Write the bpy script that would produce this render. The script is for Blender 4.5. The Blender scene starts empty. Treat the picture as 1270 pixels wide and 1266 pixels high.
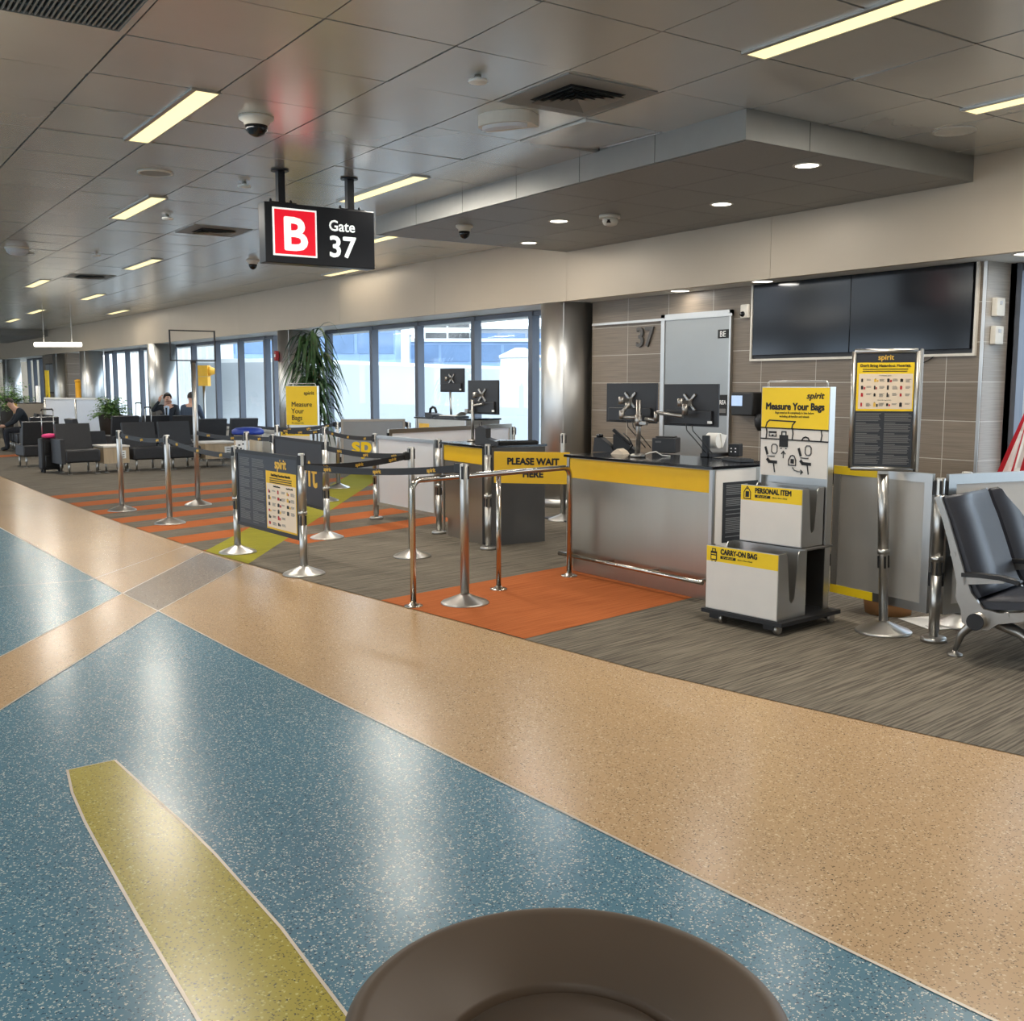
import bpy, bmesh, math, random
from mathutils import Vector, Matrix
random.seed(7)
SC = bpy.context.scene
COL = SC.collection
PI = math.pi
# ------------------------------------------------------------------ camera, world, exposure
EYE = 1.52
PITCH, AZ, FPX = 0.119418548, PI - 0.597732468, 1294.45
cam = bpy.data.cameras.new('camera'); cam_o = bpy.data.objects.new('camera', cam); COL.objects.link(cam_o)
cam.sensor_fit = 'HORIZONTAL'; cam.sensor_width = 36; cam.lens = FPX / 1270 * 36; cam.clip_start = .05; cam.clip_end = 1000
cam_o.location = (0, 0, EYE); cam_o.rotation_euler = (PI / 2 - PITCH, 0, AZ - PI / 2)
SC.camera = cam_o
SC.view_settings.view_transform = 'Standard'; SC.view_settings.look = 'None'
SC.view_settings.exposure = 0.75; SC.view_settings.gamma = 1.0; SC.view_settings.use_curve_mapping = False
SKY_STRENGTH = 3.3
LAMP_POWER = 30.0
w = bpy.data.worlds.new('sky'); SC.world = w; w.use_nodes = True
nt = w.node_tree; nt.nodes.clear()
wo = nt.nodes.new('ShaderNodeOutputWorld'); bg = nt.nodes.new('ShaderNodeBackground')
tc = nt.nodes.new('ShaderNodeTexCoord'); nz = nt.nodes.new('ShaderNodeTexNoise'); rp = nt.nodes.new('ShaderNodeValToRGB')
mp = nt.nodes.new('ShaderNodeMapping'); mp.inputs['Scale'].default_value = (1, 1, 3.5)
nz.inputs['Scale'].default_value = 3.0; nz.inputs['Detail'].default_value = 5
rp.color_ramp.elements[0].position = .42; rp.color_ramp.elements[0].color = (.40, .53, .68, 1)
rp.color_ramp.elements[1].position = .62; rp.color_ramp.elements[1].color = (.86, .90, .94, 1)
nt.links.new(tc.outputs['Generated'], mp.inputs['Vector']); nt.links.new(mp.outputs['Vector'], nz.inputs['Vector'])
nt.links.new(nz.outputs['Fac'], rp.inputs['Fac']); nt.links.new(rp.outputs['Color'], bg.inputs['Color'])
bg.inputs['Strength'].default_value = SKY_STRENGTH; nt.links.new(bg.outputs['Background'], wo.inputs['Surface'])

# ------------------------------------------------------------------ measuring helpers
FV = Vector((math.cos(AZ) * math.cos(PITCH), math.sin(AZ) * math.cos(PITCH), -math.sin(PITCH)))
RV = Vector((math.sin(AZ), -math.cos(AZ), 0)); DV = FV.cross(RV); EYEV = Vector((0, 0, EYE))
def ray(px, py): return FV + RV * ((px - 635) / FPX) + DV * ((py - 633) / FPX)
def gp(px, py, z=0.0):                     # point of the horizontal plane z
    v = ray(px, py); return EYEV + v * ((z - EYE) / v.z)
def yp(px, py, y):                         # point of the plane y = const
    v = ray(px, py); return EYEV + v * (y / v.y)
def dp(px, depth, z=0.0):                  # point at a depth along the view
    v = FV.copy(); v.z = 0; v.normalize(); q = v * depth + RV * ((px - 635) / FPX * depth); return Vector((q.x, q.y, z))
def online(px, P, d):                      # where the sight of column px crosses a plan line
    v = ray(px, 480); n = Vector((-d[1], d[0])); t = (n.x * P[0] + n.y * P[1]) / (n.x * v.x + n.y * v.y)
    return Vector((v.x * t, v.y * t, 0))

# ------------------------------------------------------------------ materials
def lin(c): return tuple(((v / 255) / 12.92 if v <= 10 else (((v / 255) + .055) / 1.055) ** 2.4) for v in c) + (1,)
def base_mat(name):
    m = bpy.data.materials.new(name); m.use_nodes = True
    n = m.node_tree.nodes; b = n['Principled BSDF']; return m, m.node_tree, n, b
def mk(name, rgb, rough=.5, metal=0.0, var=.06, scale=8.0, stretch=(1, 1, 1), rvar=0.0, bump=0.0, emit=0.0, spec=.5):
    m, t, n, b = base_mat(name)
    c = lin(rgb)
    tcn = n.new('ShaderNodeTexCoord'); mpn = n.new('ShaderNodeMapping'); mpn.inputs['Scale'].default_value = stretch
    nzn = n.new('ShaderNodeTexNoise'); nzn.inputs['Scale'].default_value = scale; nzn.inputs['Detail'].default_value = 4
    t.links.new(tcn.outputs['Object'], mpn.inputs['Vector']); t.links.new(mpn.outputs['Vector'], nzn.inputs['Vector'])
    r = n.new('ShaderNodeValToRGB'); r.color_ramp.elements[0].position = .3; r.color_ramp.elements[1].position = .7
    r.color_ramp.elements[0].color = tuple(v * (1 - var) for v in c[:3]) + (1,)
    r.color_ramp.elements[1].color = tuple(min(1, v * (1 + var)) for v in c[:3]) + (1,)
    t.links.new(nzn.outputs['Fac'], r.inputs['Fac']); t.links.new(r.outputs['Color'], b.inputs['Base Color'])
    b.inputs['Metallic'].default_value = metal; b.inputs['Roughness'].default_value = rough
    b.inputs['Specular IOR Level'].default_value = spec
    if rvar:
        mr = n.new('ShaderNodeMapRange'); mr.inputs['To Min'].default_value = rough - rvar; mr.inputs['To Max'].default_value = rough + rvar
        t.links.new(nzn.outputs['Fac'], mr.inputs['Value']); t.links.new(mr.outputs['Result'], b.inputs['Roughness'])
    if bump:
        bp = n.new('ShaderNodeBump'); bp.inputs['Strength'].default_value = bump; bp.inputs['Distance'].default_value = .002
        t.links.new(nzn.outputs['Fac'], bp.inputs['Height']); t.links.new(bp.outputs['Normal'], b.inputs['Normal'])
    if emit:
        b.inputs['Emission Color'].default_value = c; b.inputs['Emission Strength'].default_value = emit
    return m
def terrazzo(name, rgb, chips, size=150, dens=.9, rough=.23):
    m, t, n, b = base_mat(name); L = t.links.new
    tcn = n.new('ShaderNodeTexCoord')
    big = n.new('ShaderNodeTexNoise'); big.inputs['Scale'].default_value = .8; big.inputs['Detail'].default_value = 3
    L(tcn.outputs['Object'], big.inputs['Vector'])
    c = lin(rgb)
    r0 = n.new('ShaderNodeValToRGB'); r0.color_ramp.elements[0].position = .3; r0.color_ramp.elements[1].position = .7
    r0.color_ramp.elements[0].color = tuple(v * .93 for v in c[:3]) + (1,); r0.color_ramp.elements[1].color = tuple(v * 1.06 for v in c[:3]) + (1,)
    L(big.outputs['Fac'], r0.inputs['Fac'])
    last = r0.outputs['Color']
    for k, (crgb, sc, th) in enumerate(chips):
        wn = n.new('ShaderNodeTexNoise'); wn.inputs['Scale'].default_value = sc * .8
        L(tcn.outputs['Object'], wn.inputs['Vector'])
        mixv = n.new('ShaderNodeMix'); mixv.data_type = 'VECTOR'; mixv.inputs['Factor'].default_value = .008 + .004 * k
        L(tcn.outputs['Object'], mixv.inputs[4]); L(wn.outputs['Color'], mixv.inputs[5])
        vo = n.new('ShaderNodeTexVoronoi'); vo.inputs['Scale'].default_value = sc
        L(mixv.outputs[1], vo.inputs['Vector'])
        sp = n.new('ShaderNodeSeparateColor'); L(vo.outputs['Color'], sp.inputs['Color'])
        g = n.new('ShaderNodeMath'); g.operation = 'GREATER_THAN'; g.inputs[1].default_value = th; L(sp.outputs['Red'], g.inputs[0])
        ls = n.new('ShaderNodeMath'); ls.operation = 'LESS_THAN'; ls.inputs[1].default_value = .42; L(vo.outputs['Distance'], ls.inputs[0])
        ml = n.new('ShaderNodeMath'); ml.operation = 'MULTIPLY'; L(g.outputs[0], ml.inputs[0]); L(ls.outputs[0], ml.inputs[1])
        mx = n.new('ShaderNodeMix'); mx.data_type = 'RGBA'; mx.inputs[7].default_value = lin(crgb)
        L(ml.outputs[0], mx.inputs['Factor']); L(last, mx.inputs[6]); last = mx.outputs[2]
    L(last, b.inputs['Base Color'])
    b.inputs['Roughness'].default_value = rough; b.inputs['Specular IOR Level'].default_value = .25
    return m
def carpet_mat(name, rgb, dark, amount=1.0):
    m, t, n, b = base_mat(name); L = t.links.new
    tcn = n.new('ShaderNodeTexCoord'); mpn = n.new('ShaderNodeMapping')
    mpn.inputs['Rotation'].default_value = (0, 0, math.radians(-98)); mpn.inputs['Scale'].default_value = (1, 1, 1)
    m2 = n.new('ShaderNodeMapping'); m2.inputs['Scale'].default_value = (1.8, 70, 1)
    nzn = n.new('ShaderNodeTexNoise'); nzn.inputs['Scale'].default_value = 1.0; nzn.inputs['Detail'].default_value = 6; nzn.inputs['Roughness'].default_value = .65
    n2 = n.new('ShaderNodeTexNoise'); n2.inputs['Scale'].default_value = 260
    L(tcn.outputs['Object'], mpn.inputs['Vector']); L(mpn.outputs['Vector'], m2.inputs['Vector']); L(m2.outputs['Vector'], nzn.inputs['Vector'])
    L(tcn.outputs['Object'], n2.inputs['Vector'])
    r = n.new('ShaderNodeValToRGB'); r.color_ramp.elements[0].position = .40; r.color_ramp.elements[1].position = .60
    r.color_ramp.elements[0].color = lin(dark); r.color_ramp.elements[1].color = lin(rgb)
    L(nzn.outputs['Fac'], r.inputs['Fac']); L(r.outputs['Color'], b.inputs['Base Color'])
    bp = n.new('ShaderNodeBump'); bp.inputs['Strength'].default_value = .5; bp.inputs['Distance'].default_value = .003
    L(n2.outputs['Fac'], bp.inputs['Height']); L(bp.outputs['Normal'], b.inputs['Normal'])
    b.inputs['Roughness'].default_value = .95; b.inputs['Specular IOR Level'].default_value = .15
    return m
def tile_mat(name, rgb, dark, grout, x0, wd, z0, ht, axis='X', g=.006):
    m, t, n, b = base_mat(name); L = t.links.new
    tcn = n.new('ShaderNodeTexCoord'); sp = n.new('ShaderNodeSeparateXYZ'); L(tcn.outputs['Object'], sp.inputs['Vector'])
    def ma(op, a, v):
        q = n.new('ShaderNodeMath'); q.operation = op
        L(a, q.inputs[0])
        if isinstance(v, (int, float)): q.inputs[1].default_value = v
        else: L(v, q.inputs[1])
        return q.outputs[0]
    def cell(sock, o, wdt):
        a = ma('SUBTRACT', sock, o); a = ma('DIVIDE', a, wdt); f = ma('FLOOR', a, 0); fr = ma('SUBTRACT', a, f)
        return f, ma('LESS_THAN', ma('MULTIPLY', fr, wdt), g)
    sx = sp.outputs[axis]
    cx, gx = cell(sx, x0, wd); cz, gz = cell(sp.outputs['Z'], z0, ht)
    gm = ma('MAXIMUM', gx, gz)
    mpn = n.new('ShaderNodeMapping'); mpn.inputs['Scale'].default_value = (2.2, 2.2, 150)
    nzn = n.new('ShaderNodeTexNoise'); nzn.inputs['Scale'].default_value = 1; nzn.inputs['Detail'].default_value = 5
    L(tcn.outputs['Object'], mpn.inputs['Vector']); L(mpn.outputs['Vector'], nzn.inputs['Vector'])
    cmb = n.new('ShaderNodeCombineXYZ'); L(cx, cmb.inputs[0]); L(cz, cmb.inputs[1])
    wn = n.new('ShaderNodeTexWhiteNoise'); L(cmb.outputs[0], wn.inputs['Vector'])
    r = n.new('ShaderNodeValToRGB'); r.color_ramp.elements[0].position = .35; r.color_ramp.elements[1].position = .65
    r.color_ramp.elements[0].color = lin(dark); r.color_ramp.elements[1].color = lin(rgb); L(nzn.outputs['Fac'], r.inputs['Fac'])
    hv = n.new('ShaderNodeHueSaturation'); L(r.outputs['Color'], hv.inputs['Color'])
    mr = n.new('ShaderNodeMapRange'); mr.inputs['To Min'].default_value = .9; mr.inputs['To Max'].default_value = 1.1
    L(wn.outputs['Value'], mr.inputs['Value']); L(mr.outputs['Result'], hv.inputs['Value'])
    mx = n.new('ShaderNodeMix'); mx.data_type = 'RGBA'; mx.inputs[7].default_value = lin(grout)
    L(gm, mx.inputs['Factor']); L(hv.outputs['Color'], mx.inputs[6]); L(mx.outputs[2], b.inputs['Base Color'])
    b.inputs['Roughness'].default_value = .42
    return m
def glass_mat(name, tint=(245, 250, 252), gl=.07):
    m = bpy.data.materials.new(name); m.use_nodes = True; t = m.node_tree; n = t.nodes; n.clear()
    o = n.new('ShaderNodeOutputMaterial'); a = n.new('ShaderNodeBsdfTransparent'); g = n.new('ShaderNodeBsdfGlossy'); mx = n.new('ShaderNodeMixShader')
    a.inputs['Color'].default_value = lin(tint); g.inputs['Roughness'].default_value = .02; mx.inputs[0].default_value = gl
    t.links.new(a.outputs[0], mx.inputs[1]); t.links.new(g.outputs[0], mx.inputs[2]); t.links.new(mx.outputs[0], o.inputs['Surface'])
    return m
M = {}
M['blue'] = terrazzo('blue terrazzo', (88, 127, 146), [((176, 192, 192), 110, .80), ((58, 82, 100), 130, .80), ((210, 216, 210), 170, .86)])
M['beige'] = terrazzo('beige terrazzo', (186, 155, 118), [((134, 110, 84), 140, .80), ((210, 186, 152), 110, .80), ((84, 70, 56), 150, .92)])
M['taupe'] = terrazzo('taupe terrazzo', (140, 124, 108), [((182, 168, 150), 80, .82), ((84, 76, 70), 110, .84)])
M['yellowfloor'] = terrazzo('yellow green terrazzo', (168, 154, 66), [((118, 110, 54), 130, .76), ((196, 186, 110), 110, .82), ((74, 72, 50), 150, .92)])
M['strip'] = mk('zinc divider strip', (196, 186, 172), .35, .3)
M['carpet'] = carpet_mat('grey brown carpet', (130, 122, 109), (84, 78, 70))
M['orange'] = carpet_mat('orange carpet', (182, 104, 58), (160, 86, 44))
M['green'] = carpet_mat('lime carpet', (158, 152, 52), (138, 134, 48))
M['tile_c'] = mk('ceiling panel metal', (214, 212, 207), .25, .62, .03, 1.5, rvar=.03)
M['dark'] = mk('ceiling void', (22, 22, 22), .9)
M['fascia'] = mk('grey soffit metal', (138, 138, 135), .45, .35, .03)
M['perf'] = mk('perforated soffit panel', (148, 147, 144), .5, .4, .05, 60)
M['bulk'] = mk('beige metal wall panel', (186, 172, 152), .45, .15, .02, 2)
M['white'] = mk('white paint', (228, 228, 224), .5, 0, .02)
M['tilew'] = tile_mat('taupe striated wall tile', (132, 119, 104), (112, 101, 88), (190, 184, 172), -9.486, .692, 2.20 - .328 * 10, .328)
M['tile_lit'] = tile_mat('taupe striated tile lit tone', (176, 169, 160), (156, 149, 140), (210, 206, 198), 8.1, .692, 2.20 - .328 * 10, .328, 'Y')  # same wall tile, colour lightened to stand for window light on the return
M['alu'] = mk('brushed aluminium', (186, 184, 180), .34, 1.0, .015, 3, (14, 14, .6), .02)
M['steel'] = mk('brushed stainless steel', (176, 168, 156), .30, 1.0, .012, 2, (14, 14, .4), .02)
M['doorsteel'] = mk('satin steel door', (150, 150, 147), .38, .9, .06, .9)
M['steelh'] = mk('stainless column cladding', (200, 200, 198), .40, 1.0, .015, 2, (10, 10, .3), .03)
M['chrome'] = mk('polished steel tube', (190, 184, 174), .18, 1.0, .02)
M['black'] = mk('black plastic', (24, 24, 26), .45)
M['blackg'] = mk('gloss black screen', (12, 13, 18), .12, 0, .05)
M['blackm'] = mk('black powder coat', (30, 30, 33), .55)
M['charcoal'] = mk('charcoal board', (44, 48, 56), .5, 0, .04)
M['counter_top'] = mk('black granite top', (20, 20, 22), .12, 0, .3, 120)
M['yellow'] = mk('yellow panel', (232, 186, 20), .5, 0, .02)
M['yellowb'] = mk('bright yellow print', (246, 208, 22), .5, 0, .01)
M['cream'] = mk('cream poster paper', (232, 214, 190), .6, 0, .01)
M['wboard'] = mk('white bin board', (226, 220, 212), .5, 0, .02)
M['ink'] = mk('black print', (22, 22, 24), .6)
M['inkgrey'] = mk('grey print', (112, 112, 112), .7)
M['inkred'] = mk('red print', (186, 40, 44), .6)
M['white_print'] = mk('white print', (240, 240, 238), .5)
M['gold'] = mk('gold print', (226, 182, 70), .5)
M['frost'] = mk('frosted white panel', (244, 245, 248), .35, 0, .02)
M['greypanel'] = mk('grey laminated panel', (140, 146, 152), .4, .1, .03)
M['darkgrey'] = mk('dark grey laminate', (84, 82, 80), .5, .1, .04)
M['leather'] = mk('charcoal vinyl upholstery', (40, 40, 43), .5, 0, .08, 20, bump=.15)
M['seatpad'] = mk('black polyurethane seat', (50, 52, 60), .4, 0, .08, 12, bump=.2)
M['cast'] = mk('cast aluminium', (160, 156, 150), .35, .9, .04)
M['wood'] = mk('light wood laminate', (186, 166, 138), .5, 0, .12, 3, (6, 6, .6))
M['monitor'] = mk('monitor plastic', (36, 37, 41), .5)
M['screen'] = mk('lit display', (150, 170, 205), .3, emit=.6)
M['device'] = mk('ivory device', (214, 208, 196), .5)
M['printer'] = mk('dark grey printer', (52, 54, 58), .5)
M['leaf'] = mk('glossy dark leaf', (58, 88, 52), .4, 0, .35, 9)
M['leaf2'] = mk('light green leaf', (96, 132, 62), .5, 0, .4, 14)
M['pot'] = mk('dark planter', (60, 56, 52), .6)
M['trunk'] = mk('plant cane', (120, 98, 70), .8, 0, .2)
M['bin'] = mk('brown plastic bin', (92, 76, 62), .5, 0, .08, 5, rvar=.06)
M['binin'] = mk('dark brown bin lid centre', (84, 71, 60), .5, 0, .06)
M['paper'] = mk('paper', (238, 236, 230), .7)
M['card'] = mk('cardboard', (168, 120, 76), .8, 0, .08)
M['bluevinyl'] = mk('blue vinyl', (42, 66, 160), .45)
M['pink'] = mk('pink fabric', (236, 60, 130), .6)
M['skin'] = mk('skin', (206, 160, 136), .55, 0, .05)
M['hair'] = mk('dark hair', (52, 42, 36), .7, 0, .2, 40)
M['hairg'] = mk('grey hair', (112, 104, 98), .7, 0, .2, 40)
M['jacket'] = mk('dark jacket cloth', (38, 44, 52), .85, 0, .1, 30)
M['jacket2'] = mk('slate jacket cloth', (62, 74, 92), .85, 0, .1, 30)
M['jean'] = mk('dark trousers', (42, 44, 52), .9, 0, .1, 30)
M['shirt'] = mk('pale shirt', (190, 205, 225), .8)
M['red'] = mk('red plastic', (170, 40, 44), .5)
M['flagred'] = mk('flag red', (196, 36, 52), .8)
M['signblack'] = mk('sign black', (20, 23, 30), .35, .2)
M['signred'] = mk('backlit red panel', (215, 8, 36), .4, emit=.45)
M['signwhite'] = mk('backlit white letters', (236, 242, 240), .4, emit=.40)
M['lamp'] = mk('lit warm diffuser', (255, 238, 178), .4, emit=.75, var=.02)
M['lampw'] = mk('lit white diffuser', (255, 250, 235), .4, emit=3)
M['mullion'] = mk('dark anodised mullion', (104, 108, 116), .45, .6, .02)
M['silver'] = mk('silver painted panel', (172, 167, 159), .45, .5, .02)
M['jetway'] = mk('white corrugated jet bridge', (176, 180, 182), .6, 0, .03, .5)
M['apron'] = mk('concrete apron', (120, 120, 118), .9)
M['bluebld'] = mk('blue glass facade', (134, 160, 192), .4, .0, .15, .4)
M['bluebld2'] = mk('dark blue glass', (104, 130, 162), .4, .0, .15, .5)
M['whitebld'] = mk('pale concrete', (206, 206, 200), .7, 0, .05, .5)
M['amber'] = mk('amber housing', (236, 172, 40), .5)
def translucent(m, f):
    t = m.node_tree; b = t.nodes['Principled BSDF']; o = t.nodes['Material Output']; tr = t.nodes.new('ShaderNodeBsdfTranslucent'); mx = t.nodes.new('ShaderNodeMixShader')
    tr.inputs['Color'].default_value = lin((236, 240, 246)); mx.inputs[0].default_value = f
    t.links.new(b.outputs[0], mx.inputs[1]); t.links.new(tr.outputs[0], mx.inputs[2]); t.links.new(mx.outputs[0], o.inputs['Surface'])
translucent(M['frost'], .5)
M['glass'] = glass_mat('window glass')
M['glassp'] = glass_mat('frosted partition glass', (226, 232, 228), .12)

# ------------------------------------------------------------------ geometry helpers
class MB:
    def __init__(s): s.bm = bmesh.new()
    def face(s, pts, mi=0, smooth=False):
        f = s.bm.faces.new([s.bm.verts.new(p) for p in pts]); f.material_index = mi; f.smooth = smooth; return s
    def box(s, c, d, rz=0.0, mi=0, bev=0.0, rx=0.0, ry=0.0):
        mt = Matrix.Translation(c) @ Matrix.Rotation(rz, 4, 'Z') @ Matrix.Rotation(ry, 4, 'Y') @ Matrix.Rotation(rx, 4, 'X') @ Matrix.Diagonal((d[0], d[1], d[2], 1))
        r = bmesh.ops.create_cube(s.bm, size=1, matrix=mt)
        fs = set(f for v in r['verts'] for f in v.link_faces)
        for f in fs: f.material_index = mi
        if bev:
            es = list(set(e for v in r['verts'] for e in v.link_edges))
            q = bmesh.ops.bevel(s.bm, geom=es, offset=bev, segments=2, affect='EDGES', profile=.5)
            for f in q['faces']: f.material_index = mi; f.smooth = True
        return s
    def b2(s, x0, x1, y0, y1, z0, z1, mi=0, bev=0.0):
        return s.box(((x0 + x1) / 2, (y0 + y1) / 2, (z0 + z1) / 2), (abs(x1 - x0), abs(y1 - y0), abs(z1 - z0)), 0, mi, bev)
    def lathe(s, prof, c=(0, 0, 0), n=24, mi=0, close=True, axis='Z'):
        rings = []
        for r, z in prof:
            ring = []
            for k in range(n):
                a = 2 * PI * k / n
                p = (r * math.cos(a), r * math.sin(a), z)
                if axis == 'X': p = (p[2], p[0], p[1])
                elif axis == 'Y': p = (p[0], p[2], p[1])
                ring.append(s.bm.verts.new((p[0] + c[0], p[1] + c[1], p[2] + c[2])))
            rings.append(ring)
        for i in range(len(rings) - 1):
            for k in range(n):
                f = s.bm.faces.new((rings[i][k], rings[i][(k + 1) % n], rings[i + 1][(k + 1) % n], rings[i + 1][k])); f.smooth = True; f.material_index = mi
        if close:
            for ring in (rings[0], rings[-1]):
                try:
                    f = s.bm.faces.new(ring); f.material_index = mi
                except ValueError: pass
        return s
    def tube(s, pts, r, n=10, mi=0, cap=True):
        pts = [Vector(p) for p in pts]; rings = []
        rs = r if isinstance(r, (list, tuple)) else [r] * len(pts)
        up = None
        for i, p in enumerate(pts):
            t = (pts[min(i + 1, len(pts) - 1)] - pts[max(i - 1, 0)]).normalized()
            if up is None:
                up = Vector((0, 0, 1)) if abs(t.z) < .9 else Vector((1, 0, 0))
            a = t.cross(up).normalized(); up2 = a.cross(t).normalized(); up = up2
            rings.append([s.bm.verts.new(p + (a * math.cos(2 * PI * k / n) + up2 * math.sin(2 * PI * k / n)) * rs[i]) for k in range(n)])
        for i in range(len(rings) - 1):
            for k in range(n):
                f = s.bm.faces.new((rings[i][k], rings[i][(k + 1) % n], rings[i + 1][(k + 1) % n], rings[i + 1][k])); f.smooth = True; f.material_index = mi
        if cap:
            for ring in (rings[0], rings[-1]):
                f = s.bm.faces.new(ring); f.material_index = mi
        return s
    def prism(s, poly, a0, a1, plane='XZ', mi=0, smooth=False):
        def P(u, v, a): return {'XZ': (u, a, v), 'XY': (u, v, a), 'YZ': (a, u, v)}[plane]
        lo = [s.bm.verts.new(P(u, v, a0)) for u, v in poly]; hi = [s.bm.verts.new(P(u, v, a1)) for u, v in poly]
        n = len(poly)
        for vs in (lo, hi):
            f = s.bm.faces.new(vs); f.material_index = mi
        for k in range(n):
            f = s.bm.faces.new((lo[k], lo[(k + 1) % n], hi[(k + 1) % n], hi[k])); f.material_index = mi; f.smooth = smooth
        return s
    def stroke(s, pts, wd, y, t=.0015, mi=0):              # a flat printed line on the plane y (facing -y)
        for (x0, z0), (x1, z1) in zip(pts[:-1], pts[1:]):
            L = math.hypot(x1 - x0, z1 - z0)
            if L < 1e-6: continue
            s.box(((x0 + x1) / 2, y, (z0 + z1) / 2), (L + wd * .8, t, wd), 0, mi, 0, 0, -math.atan2(z1 - z0, x1 - x0))
        return s
    def add(s, me, mat=None, mi=0):
        b = bmesh.new(); b.from_mesh(me)
        if mat: b.transform(mat)
        for f in b.faces: f.material_index = mi
        tmp = bpy.data.meshes.new('t'); b.to_mesh(tmp); b.free(); s.bm.from_mesh(tmp); bpy.data.meshes.remove(tmp); return s
    def mesh(s, name, mats):
        bmesh.ops.recalc_face_normals(s.bm, faces=s.bm.faces)
        me = bpy.data.meshes.new(name); s.bm.to_mesh(me); s.bm.free()
        for m in (mats if isinstance(mats, (list, tuple)) else [mats]): me.materials.append(m)
        return me
    def obj(s, name, mats, parent=None):
        o = bpy.data.objects.new(name, s.mesh(name, mats)); COL.objects.link(o)
        if parent: o.parent = parent
        return o
def tag(o, label, cat, group=None):
    o['label'] = label; o['category'] = cat
    if group: o['group'] = group
    return o
def thing(name, label, cat, loc=(0, 0, 0), rz=0.0, group=None):
    o = bpy.data.objects.new(name, None); COL.objects.link(o); o.location = loc; o.rotation_euler = (0, 0, rz)
    o.empty_display_size = .1
    return tag(o, label, cat, group)
def struct(o): o['kind'] = 'structure'; return o
def part(name, me, parent, loc=(0, 0, 0), rz=0.0):
    o = bpy.data.objects.new(name, me); COL.objects.link(o); o.parent = parent; o.location = loc; o.rotation_euler = (0, 0, rz); return o
def copy_tree(o, parent=None):
    c = o.copy(); COL.objects.link(c); c.parent = parent
    for ch in list(o.children): copy_tree(ch, c)
    return c
def cp(o, label, loc, rz=None):
    c = copy_tree(o); c['label'] = label; c.location = loc
    if rz is not None: c.rotation_euler = (0, 0, rz)
    return c
_tx = {}
def text_me(body, size, bold=0.0, align='CENTER', ext=.0008, shear=0.0, spacing=1.0, vertical=True):
    key = (body, size, bold, align, ext, shear, spacing, vertical)
    if key in _tx: return _tx[key]
    cu = bpy.data.curves.new('text', 'FONT'); cu.body = body; cu.size = size; cu.offset = bold * size; cu.extrude = ext
    cu.align_x = align; cu.align_y = 'BOTTOM_BASELINE'; cu.shear = shear; cu.space_character = spacing; cu.resolution_u = 3; cu.space_line = .95
    o = bpy.data.objects.new('text', cu); COL.objects.link(o)
    dg = bpy.context.evaluated_depsgraph_get(); dg.update()
    me = bpy.data.meshes.new_from_object(o.evaluated_get(dg)); bpy.data.objects.remove(o); bpy.data.curves.remove(cu)
    if vertical: me.transform(Matrix.Rotation(PI / 2, 4, 'X'))     # reads from -y
    _tx[key] = me; return me
def letters(parent, body, x, y, z, size, m, bold=.02, align='CENTER', shear=0.0, spacing=1.0, sx=1.0, name='lettering'):
    src = text_me(body, size, 0.0, align, .0008, shear, spacing)
    q = MB(); o_ = bold * size * .8
    for k_, (dx, dz) in enumerate([(0, 0)] if o_ < 2e-4 else [(0, 0), (o_, 0), (-o_, 0), (0, o_), (0, -o_), (o_ * .7, o_ * .7), (-o_ * .7, o_ * .7), (o_ * .7, -o_ * .7), (-o_ * .7, -o_ * .7)]):
        q.add(src, Matrix.Translation((dx, -k_ * .00012, dz)))
    me = bpy.data.meshes.new('text'); q.bm.to_mesh(me); q.bm.free()
    if sx != 1.0: me.transform(Matrix.Diagonal((sx, 1, 1, 1)))
    me.materials.clear(); me.materials.append(m)
    return part(name, me, parent, (x, y, z))
def text_rows(parent, x0, x1, z0, z1, y, m, pitch=.02, fill=.45, ragged=.15, name='small_print', seed=1, breaks=7):
    rnd = random.Random(seed); b = MB(); z = z1; k = 0
    while z - pitch * fill > z0:
        k += 1
        L = (x1 - x0) * (1 - rnd.random() * ragged)
        if k % breaks == 0: L *= .45
        b.box((x0 + L / 2, y, z - pitch * fill / 2), (L, .0012, pitch * fill)); z -= pitch
        if k % breaks == breaks - 1: z -= pitch * .6
    return b.obj(name, m, parent)

# ------------------------------------------------------------------ the setting: floor
ZC, ZS, ZB = 3.296, 3.104, 2.528                       # ceiling, lower soffit, underside of the bulkhead
CX0, CX1, CY0 = -52.0, 6.0, -9.0
def yb(x): return 7.74 + .03 * min(0, x + 10.2)        # face of the bulkhead wall
def yw(x): return yb(x) + .68                          # line of the window wall
carpet_edge = [(-52, 2.15), (-30, 2.55), (-19.4, 2.74), (-15.7, 2.79), (-12, 2.88), (-9.55, 3.01), (-7.6, 3.20), (-6.26, 3.38), (-5.01, 3.53), (-4.09, 3.66), (-3.4, 3.81), (-2.81, 3.95), (-2.25, 4.09), (0, 4.75), (6, 7.0)]
blue_edge = [(-52, .4), (-25, 1.3), (-12.32, 1.71), (-7.87, 1.885), (-7.11, 1.93), (-5.66, 1.995), (-4.71, 2.055), (-3.96, 2.105), (-3.1, 2.16), (-2.46, 2.2), (-1.28, 2.29), (1.5, 2.55), (6, 3.1)]
MF = ['blue', 'beige', 'taupe', 'yellowfloor', 'strip']
fb = MB()
fb.face([(CX0, CY0, -.004), (CX1, CY0, -.004), (CX1, 10, -.004), (CX0, 10, -.004)], 0)
def band(lo, hi, z, mi):
    for (a, b, c, d) in zip(lo[:-1], lo[1:], hi[1:], hi[:-1]): fb.face([(a[0], a[1], z), (b[0], b[1], z), (c[0], c[1], z), (d[0], d[1], z)], mi)
def yat(line, x):
    for a, b in zip(line[:-1], line[1:]):
        if a[0] <= x <= b[0]: return a[1] + (b[1] - a[1]) * (x - a[0]) / (b[0] - a[0])
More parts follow.
